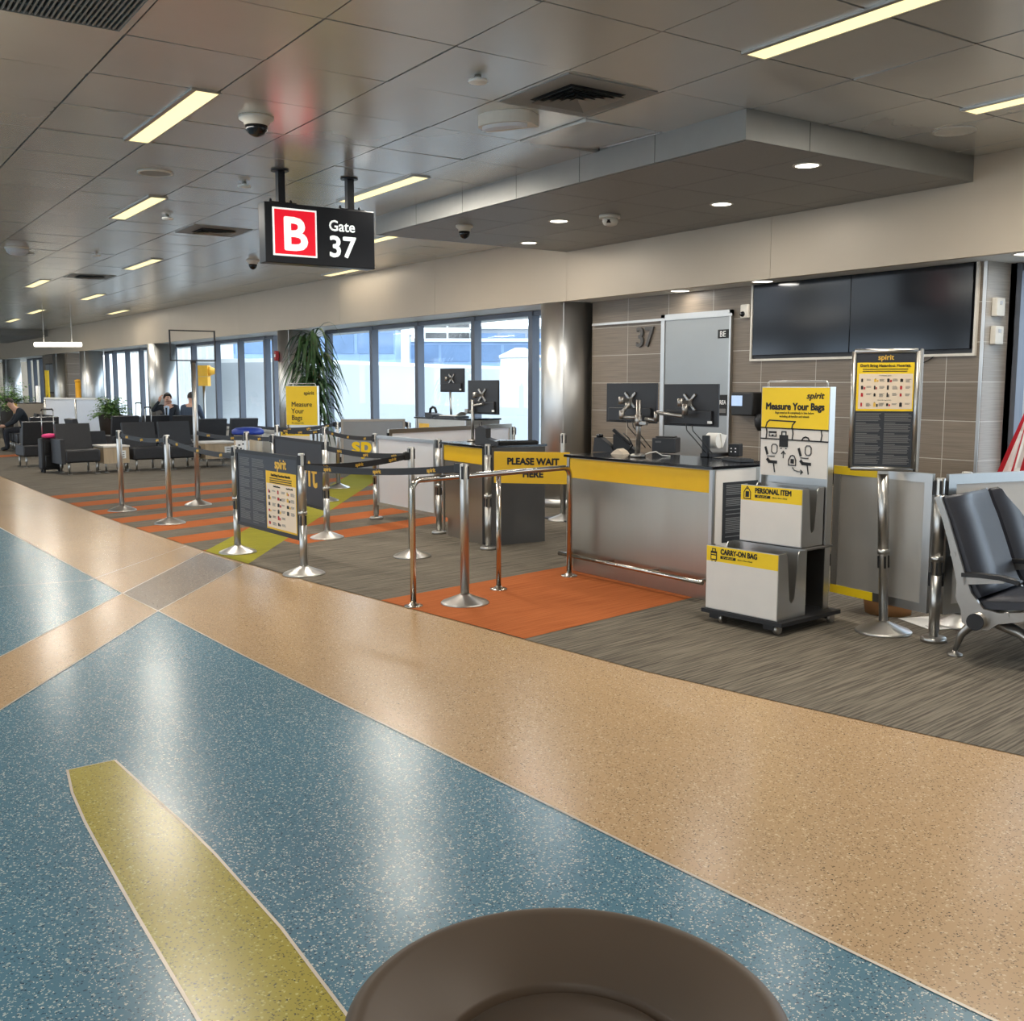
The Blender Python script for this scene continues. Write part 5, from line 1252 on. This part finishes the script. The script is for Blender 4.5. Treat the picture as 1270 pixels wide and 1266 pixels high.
# ------------------------------------------------------------------ people (far away, seated)
def person(label, loc, rz, jn, radii, edges, paint, hair_m, head, group=None, hands=()):
    t = thing('person', label, 'person', loc, rz)
    names = list(jn); me = bpy.data.meshes.new('body'); me.from_pydata([jn[k] for k in names], [(names.index(a), names.index(b)) for a, b in edges], [])
    o = bpy.data.objects.new('body', me); COL.objects.link(o)
    sk = o.modifiers.new('skin', 'SKIN'); sub = o.modifiers.new('sub', 'SUBSURF'); sub.levels = 2
    if not me.skin_vertices: me.attributes.new('x', 'FLOAT', 'POINT')
    for k, n_ in enumerate(names):
        sv = me.skin_vertices[0].data[k]; r = radii[n_]; sv.radius = r if isinstance(r, tuple) else (r, r); sv.use_root = (n_ == 'pelvis')
    dg = bpy.context.evaluated_depsgraph_get(); dg.update()
    bm_ = bpy.data.meshes.new_from_object(o.evaluated_get(dg)); bpy.data.objects.remove(o)
    bm_.materials.clear(); mats = []
    pts = {n_: Vector(jn[n_]) for n_ in names}
    for n_ in names:
        if paint[n_] not in mats: mats.append(paint[n_])
    for m_ in mats: bm_.materials.append(M[m_])
    for p_ in bm_.polygons:
        c = Vector(p_.center); best = min(names, key=lambda n_: (pts[n_] - c).length); p_.material_index = mats.index(paint[best]); p_.use_smooth = True
    part('body', bm_, t)
    # hair cap and face features
    hc, hr, fd = Vector(head[0]), head[1], Vector(head[2]).normalized()
    side = fd.cross(Vector((0, 0, 1))).normalized(); up = side.cross(fd)
    h = MB(); bmesh.ops.create_icosphere(h.bm, subdivisions=3, radius=1)
    dl = []
    for v in h.bm.verts:
        l = v.co.copy(); v.co = hc + side * l.x * hr * .92 + fd * l.y * hr * 1.08 + up * (l.z * hr * 1.12 + hr * .10)
        if (l.y > .25 and l.z < .50) or l.z < -.35: dl.append(v)
    bmesh.ops.delete(h.bm, geom=dl, context='VERTS')
    for f_ in h.bm.faces: f_.smooth = True
    h.obj('hair', M[hair_m], t)
    e = MB()
    for s_ in (-1, 1): e.box(hc + fd * hr * .93 + side * s_ * hr * .36 + up * hr * .02, (.016, .016, .010))
    e.box(hc + fd * hr * .92 - up * hr * .58, (.035, .02, .008)); e.obj('eyes_and_mouth', M['hair'], t)
    e = MB(); e.tube([hc + fd * hr * .9 + up * hr * .05, hc + fd * hr * 1.12 - up * hr * .25, hc + fd * hr * .92 - up * hr * .30], [.008, .014, .010], 8)
    for s_ in (-1, 1): e.lathe([(.022, -.006), (.026, 0), (.018, .006)], hc + side * s_ * hr * .93 - up * hr * .1, 10, 0, True, 'X')
    e.obj('nose_and_ears', M['skin'], t)
    for (wp, dr, nr) in hands:
        wp, dr, nr = Vector(wp), Vector(dr).normalized(), Vector(nr).normalized(); sd = dr.cross(nr).normalized()
        e = MB(); e.tube([wp - dr * .02, wp + dr * .04, wp + dr * .085], [.024, .036, .034], 10)
        for k, (o_, l_) in enumerate(((-.026, .060), (-.009, .070), (.009, .066), (.026, .052))):
            b_ = wp + dr * .08 + sd * o_; e.tube([b_, b_ + dr * l_ * .5 + nr * .008, b_ + dr * l_ * .85 + nr * .028, b_ + dr * l_ * .95 + nr * .045], [.009, .009, .008, .006], 8)
        b_ = wp + dr * .03 - sd * .030; e.tube([b_, b_ - sd * .028 + dr * .025, b_ - sd * .032 + dr * .06 + nr * .012], [.011, .010, .007], 8)
        e.obj('hand', M['skin'], t)
    return t
EDG = [('pelvis', 'waist'), ('waist', 'chest'), ('chest', 'neck'), ('neck', 'jaw'), ('jaw', 'crown'), ('chest', 'lsh'), ('lsh', 'lel'), ('lel', 'lwr'), ('chest', 'rsh'), ('rsh', 'rel'), ('rel', 'rwr'),
       ('pelvis', 'lhip'), ('lhip', 'lkn'), ('lkn', 'lan'), ('lan', 'lto'), ('pelvis', 'rhip'), ('rhip', 'rkn'), ('rkn', 'ran'), ('ran', 'rto')]
RAD = dict(pelvis=(.15, .12), waist=(.145, .11), chest=(.165, .12), neck=.058, jaw=(.075, .08), crown=(.085, .095), lsh=.075, lel=.052, lwr=.034, rsh=.075, rel=.052, rwr=.034, lhip=.10, lkn=.068, lan=.045, lto=.04, rhip=.10, rkn=.068, ran=.045, rto=.04)
def PAINT(j, tr='jean', sh='black', neck='skin'):
    return dict(pelvis=tr, waist=j, chest=j, neck=neck, jaw='skin', crown='skin', lsh=j, lel=j, lwr=j, rsh=j, rel=j, rwr=j, lhip=tr, lkn=tr, lan=tr, lto=sh, rhip=tr, rkn=tr, ran=tr, rto=sh)
SEATED = dict(pelvis=(0, 0, .50), waist=(0, .02, .68), chest=(0, .02, .92), neck=(0, -.01, 1.08), jaw=(0, -.04, 1.17), crown=(0, -.02, 1.28), lsh=(.19, .02, 1.0), lel=(.25, -.06, .74), lwr=(.16, -.28, .62), rsh=(-.19, .02, 1.0), rel=(-.25, -.06, .74), rwr=(-.16, -.28, .62),
              lhip=(.10, -.06, .49), lkn=(.13, -.46, .50), lan=(.13, -.44, .09), lto=(.13, -.58, .05), rhip=(-.10, -.06, .49), rkn=(-.13, -.46, .50), ran=(-.13, -.44, .09), rto=(-.13, -.58, .05))
# man at the left edge, bent over
J = dict(SEATED); J.update(waist=(0, -.02, .68), chest=(0, -.14, .88), neck=(0, -.25, 1.01), jaw=(0, -.32, 1.07), crown=(0, -.34, 1.18), lsh=(.18, -.13, .95), rsh=(-.18, -.13, .95), lel=(.24, -.28, .70), rel=(-.24, -.28, .70), lwr=(.14, -.48, .60), rwr=(-.14, -.48, .60))
person('man in a dark jacket bent forward on a lounge chair at the left edge', (-26.95, 4.45, -.03), FZ, J, RAD, EDG, PAINT('jacket'), 'hair', ((0, -.345, 1.14), .098, (0, -.9, -.45)), hands=(((.13, -.49, .60), (-.1, -1, -.1), (0, 0, -1)), ((-.13, -.49, .60), (.1, -1, -.1), (0, 0, -1))))
# man facing the camera with his hand to his head
J = dict(SEATED); J.update(rel=(-.36, -.10, .92), rwr=(-.16, -.13, 1.16), rsh=(-.20, .01, 1.02))
q = dp(211, 24.6)
pt = PAINT('jacket')
t = person('man in a dark suit with a pale shirt resting his head on his raised hand', (q.x, q.y, 0), math.radians(55), J, RAD, EDG, pt, 'hairg', ((0, -.04, 1.235), .10, (.15, -1, .12)), hands=(((-.16, -.13, 1.16), (.3, -.1, 1), (.5, .5, -.1)), ((.16, -.28, .62), (-.2, -1, -.1), (0, 0, -1))))
f = MB(); f.prism([(-.035, .80), (.035, .80), (.055, 1.03), (0, 1.05), (-.055, 1.03)], -.155, -.10, 'XZ'); f.obj('shirt_front', M['shirt'], t)
f = MB(); f.prism([(-.015, .80), (.015, .80), (.02, 1.0), (-.02, 1.0)], -.165, -.156, 'XZ'); f.obj('tie', M['jacket'], t)
q = dp(239, 23.6)
person('person in a slate jacket seen from behind beside the tall sign frame pole', (q.x, q.y, .02), math.radians(55) + PI * .95, SEATED, RAD, EDG, PAINT('jacket2'), 'hair', ((0, -.04, 1.235), .10, (0, -1, 0)), hands=(((.16, -.28, .62), (-.2, -1, -.1), (0, 0, -1)), ((-.16, -.28, .62), (.2, -1, -.1), (0, 0, -1))))
for k, (px, dpt, lb) in enumerate(((211, 24.6, 'dark lounge chair under the man who rests his head on his hand'), (239, 23.6, 'dark lounge chair under the person seen from behind'))):
    q = dp(px, dpt); a = math.radians(55) + (PI * .95 if k else 0)
    lounge_chair((q.x - .31 * math.cos(a) - .30 * math.sin(a) * 1.0, q.y - .31 * math.sin(a) + .30 * math.cos(a)), a, lb)

# ------------------------------------------------------------------ the far gate
t = thing('display_screen', 'far pair of tall dark screens on the distant tiled wall', 'screen', (-38.1, yb(-38) + .25, 1.75))
f = MB(); f.b2(-.75, .75, -.05, -.001, -.5, .5, 0, .01); f.obj('housing', M['black'], t)
for x in (-.36, .36):
    f = MB(); f.b2(x - .34, x + .34, -.056, -.05, -.45, .46); f.obj('screen', M['greypanel'], t)
t = thing('partition', 'white glass partition with posts behind the fern and suitcase', 'partition', (*gp(58, 545, .0).xy, 0), 0)
q0, q1 = dp(59, 30.5), dp(137, 28.5); t.location = q0; dv_ = q1 - q0; t.rotation_euler = (0, 0, math.atan2(dv_.y, dv_.x)); L = dv_.length
for k in range(2):
    f = MB(); f.b2(L * k / 2 + .05, L * (k + 1) / 2 - .05, -.01, .01, .1, 1.12); f.obj('panel', M['frost'], t)
f = MB(); f.b2(0, L, -.03, .03, 1.12, 1.17); f.obj('top_rail', M['white'], t)
for k in range(3):
    f = MB(); f.lathe([(.04, 0), (.04, 1.12)], (L * k / 2, 0, 0), 12); f.obj('post', M['alu'], t)
q = dp(25, 27.5)
t = gate_counter('far_counter', 'far counter with a black top behind the seated man', 'counter', (q.x - .8, q.y, 0), -.1, 2.0, .6, 1.08)
q = dp(63, 33.0); t = thing('banner', 'narrow bright yellow banner standing by the far columns', 'banner', q, .2)
f = MB(); f.b2(-.12, .12, -.02, .02, .05, 1.98); f.obj('cloth', M['yellowb'], t); f = MB(); f.b2(-.14, .14, -.12, .12, 0, .05); f.obj('foot', M['alu'], t)
letters(t, 'A', 0, -.022, 1.1, .18, M['ink'], .02, name='lettering')
q = dp(101, 31.5); t = thing('yellow_post', 'yellow wrapped post seen over the white partition', 'post', q)
f = MB(); f.lathe([(.09, 0), (.09, 1.62)], (0, 0, 0), 18); f.obj('sleeve', M['amber'], t); f = MB(); f.lathe([(.1, 1.62), (.1, 1.67), (.03, 1.7)], (0, 0, 0), 18); f.obj('cap', M['amber'], t)
q = dp(51, 29.3); t = thing('white_pole', 'slim white pole stand behind the far lounge chairs', 'pole', q)
f = MB(); f.lathe([(.06, .02), (.06, 1.5)], (0, 0, 0), 16); f.obj('pole', M['white'], t); f = MB(); f.lathe([(.2, 0), (.2, .02)], (0, 0, 0), 20); f.obj('base', M['white'], t)
pa, pb = dp(50, 23.5, 2.42), dp(107, 23.5, 2.42); t = thing('pendant_lamp', 'long white pendant lamp hanging on wires over the far seats', 'lamp', (pa + pb) / 2, math.atan2((pb - pa).y, (pb - pa).x))
L = (pb - pa).length
f = MB(); f.tube([(-L / 2, 0, 0), (L / 2, 0, 0)], .05, 12); f.obj('tube', M['lampw'], t)
f = MB()
for x in (-L * .3, L * .3): f.tube([(x, 0, .04), (x, 0, ZC - 2.42)], .006, 6)
f.obj('wire', M['alu'], t)

# ------------------------------------------------------------------ outside
ap = MB(); ap.face([(-300, 9.3, -4.5), (60, 9.3, -4.5), (60, 400, -4.5), (-300, 400, -4.5)]); struct(ap.obj('ground', M['apron']))
def corrugated(A, B, z0, z1, label, step=1.1, dep=.16, thick=3.0, m='jetway'):
    t = thing('jet_bridge', label, 'jet bridge', (0, 0, 0)); A = Vector(A); B = Vector(B); d_ = (B - A); L = d_.length; d_.normalize(); n = Vector((-d_.y, d_.x))
    if n.y < 0: n = -n
    f = MB(); k = 0; pts = []
    x = 0.0
    while x < L:
        for o_, dd in ((0, 0), (step * .42, 0), (step * .5, dep), (step * .92, dep)): pts.append((min(L, x + o_), dd))
        x += step
    pl = [A + d_ * u - n * (dep - w_) for u, w_ in pts]; back = [A + d_ * L + n * thick, A + n * thick]
    f.prism([(p_.x, p_.y) for p_ in pl] + [(p_.x, p_.y) for p_ in back], z0, z1, 'XY'); f.obj('tunnel', M[m], t)
    f = MB(); a0, b0 = A - n * .12, B - n * .12
    f.prism([(a0.x, a0.y), (b0.x, b0.y), (B + n * thick).to_tuple()[:2], (A + n * thick).to_tuple()[:2]], z1, z1 + .12, 'XY'); f.obj('roof_edge', M['white'], t)
    f = MB(); f.prism([(a0.x, a0.y), (b0.x, b0.y), (B + n * .2).to_tuple()[:2], (A + n * .2).to_tuple()[:2]], z0 - .2, z0, 'XY'); f.obj('sill_beam', M['white'], t)
    return t
a2, b2_ = dp(250, 32.5), dp(900, 95)
corrugated(a2.xy, b2_.xy, -2.0, 2.2, 'long white corrugated jet bridge outside the windows')
corrugated((-75, 15.0), (a2.x - 2.0, 11.6), -2.0, 3.0, 'white corrugated bridge wall close outside the left windows', .9, .12, .5, 'white')
q = yp(252.5, 470, 9.62)
t = thing('beacon_unit', 'amber boxed loudspeaker horn on a thin post outside the left window', 'horn', (q.x, q.y, -4.5), math.atan2(RV.y, RV.x))
f = MB(); f.lathe([(.04, 0), (.04, 6.02)], (0, 0, 0), 10); f.obj('post', M['alu'], t)
f = MB(); f.b2(-.16, .16, -.15, .15, 6.0, 6.26); f.b2(-.16, .16, -.15, .15, 6.27, 6.58); f.obj('box', M['amber'], t)
f = MB(); f.lathe([(.14, .16), (.12, .24), (.05, .40), (.01, .46)], (0, 0, 6.42), 16, 0, True, 'X'); f.obj('horn', M['amber'], t)
def building(name, label, px0, px1, depth, z0, z1, m, rows, m2, thick=14, top=None):
    a, b_ = dp(px0, depth), dp(px1, depth); d_ = (b_ - a); L = d_.length
    t = thing(name, label, 'building', (a.x, a.y, 0), math.atan2(d_.y, d_.x))
    f = MB(); f.b2(0, L, 0, thick, z0, z1); f.obj('facade', M[m], t)
    n = max(2, int(L / 3.2)); hh = (z1 - z0) / rows
    for r in range(rows):
        f = MB()
        for k in range(n): f.b2(L * k / n + .15, L * (k + 1) / n - .15, -.06, -.001, z0 + hh * r + hh * .22, z0 + hh * (r + 1) - hh * .12)
        f.obj('window_band', M[m2], t)
    f = MB(); f.b2(-.2, L + .2, -.3, thick + .2, z1, z1 + .35); f.obj('roof', M['whitebld'], t)
    return t
building('terminal_building', 'blue terminal building with dark glass seen through the windows on the left', 200, 492, 90, -4.5, 6.3, 'bluebld', 4, 'bluebld2')
building('terminal_building', 'long blue glass terminal with a pale roof seen behind the monitors', 470, 700, 110, -4.5, 6.0, 'bluebld', 4, 'bluebld2')
building('parking_garage', 'pale concrete garage with dark slots standing behind the blue terminal', 528, 584, 150, -4.5, 16.0, 'whitebld', 9, 'darkgrey', 20)
building('terminal_building', 'grey sloped terminal block far behind at the right window', 585, 720, 140, -4.5, 8.9, 'greypanel', 3, 'bluebld2', 20)
q = dp(645, 62); t = thing('storage_tank', 'white round tank standing outside by the right window', 'tank', (q.x, q.y, -4.5))
f = MB(); f.lathe([(1.15, 0), (1.15, 7.6)], (0, 0, 0), 28); f.obj('shell', M['white'], t); f = MB(); f.lathe([(1.25, 7.6), (1.25, 7.75), (.3, 8.2)], (0, 0, 0), 28); f.obj('cap', M['whitebld'], t)
q = dp(504, 80); t = thing('mast', 'pale steel mast rising between the blue buildings', 'mast', (q.x, q.y, -4.5))
f = MB(); f.lathe([(.35, 0), (.3, 14)], (0, 0, 0), 14); f.obj('shaft', M['whitebld'], t)
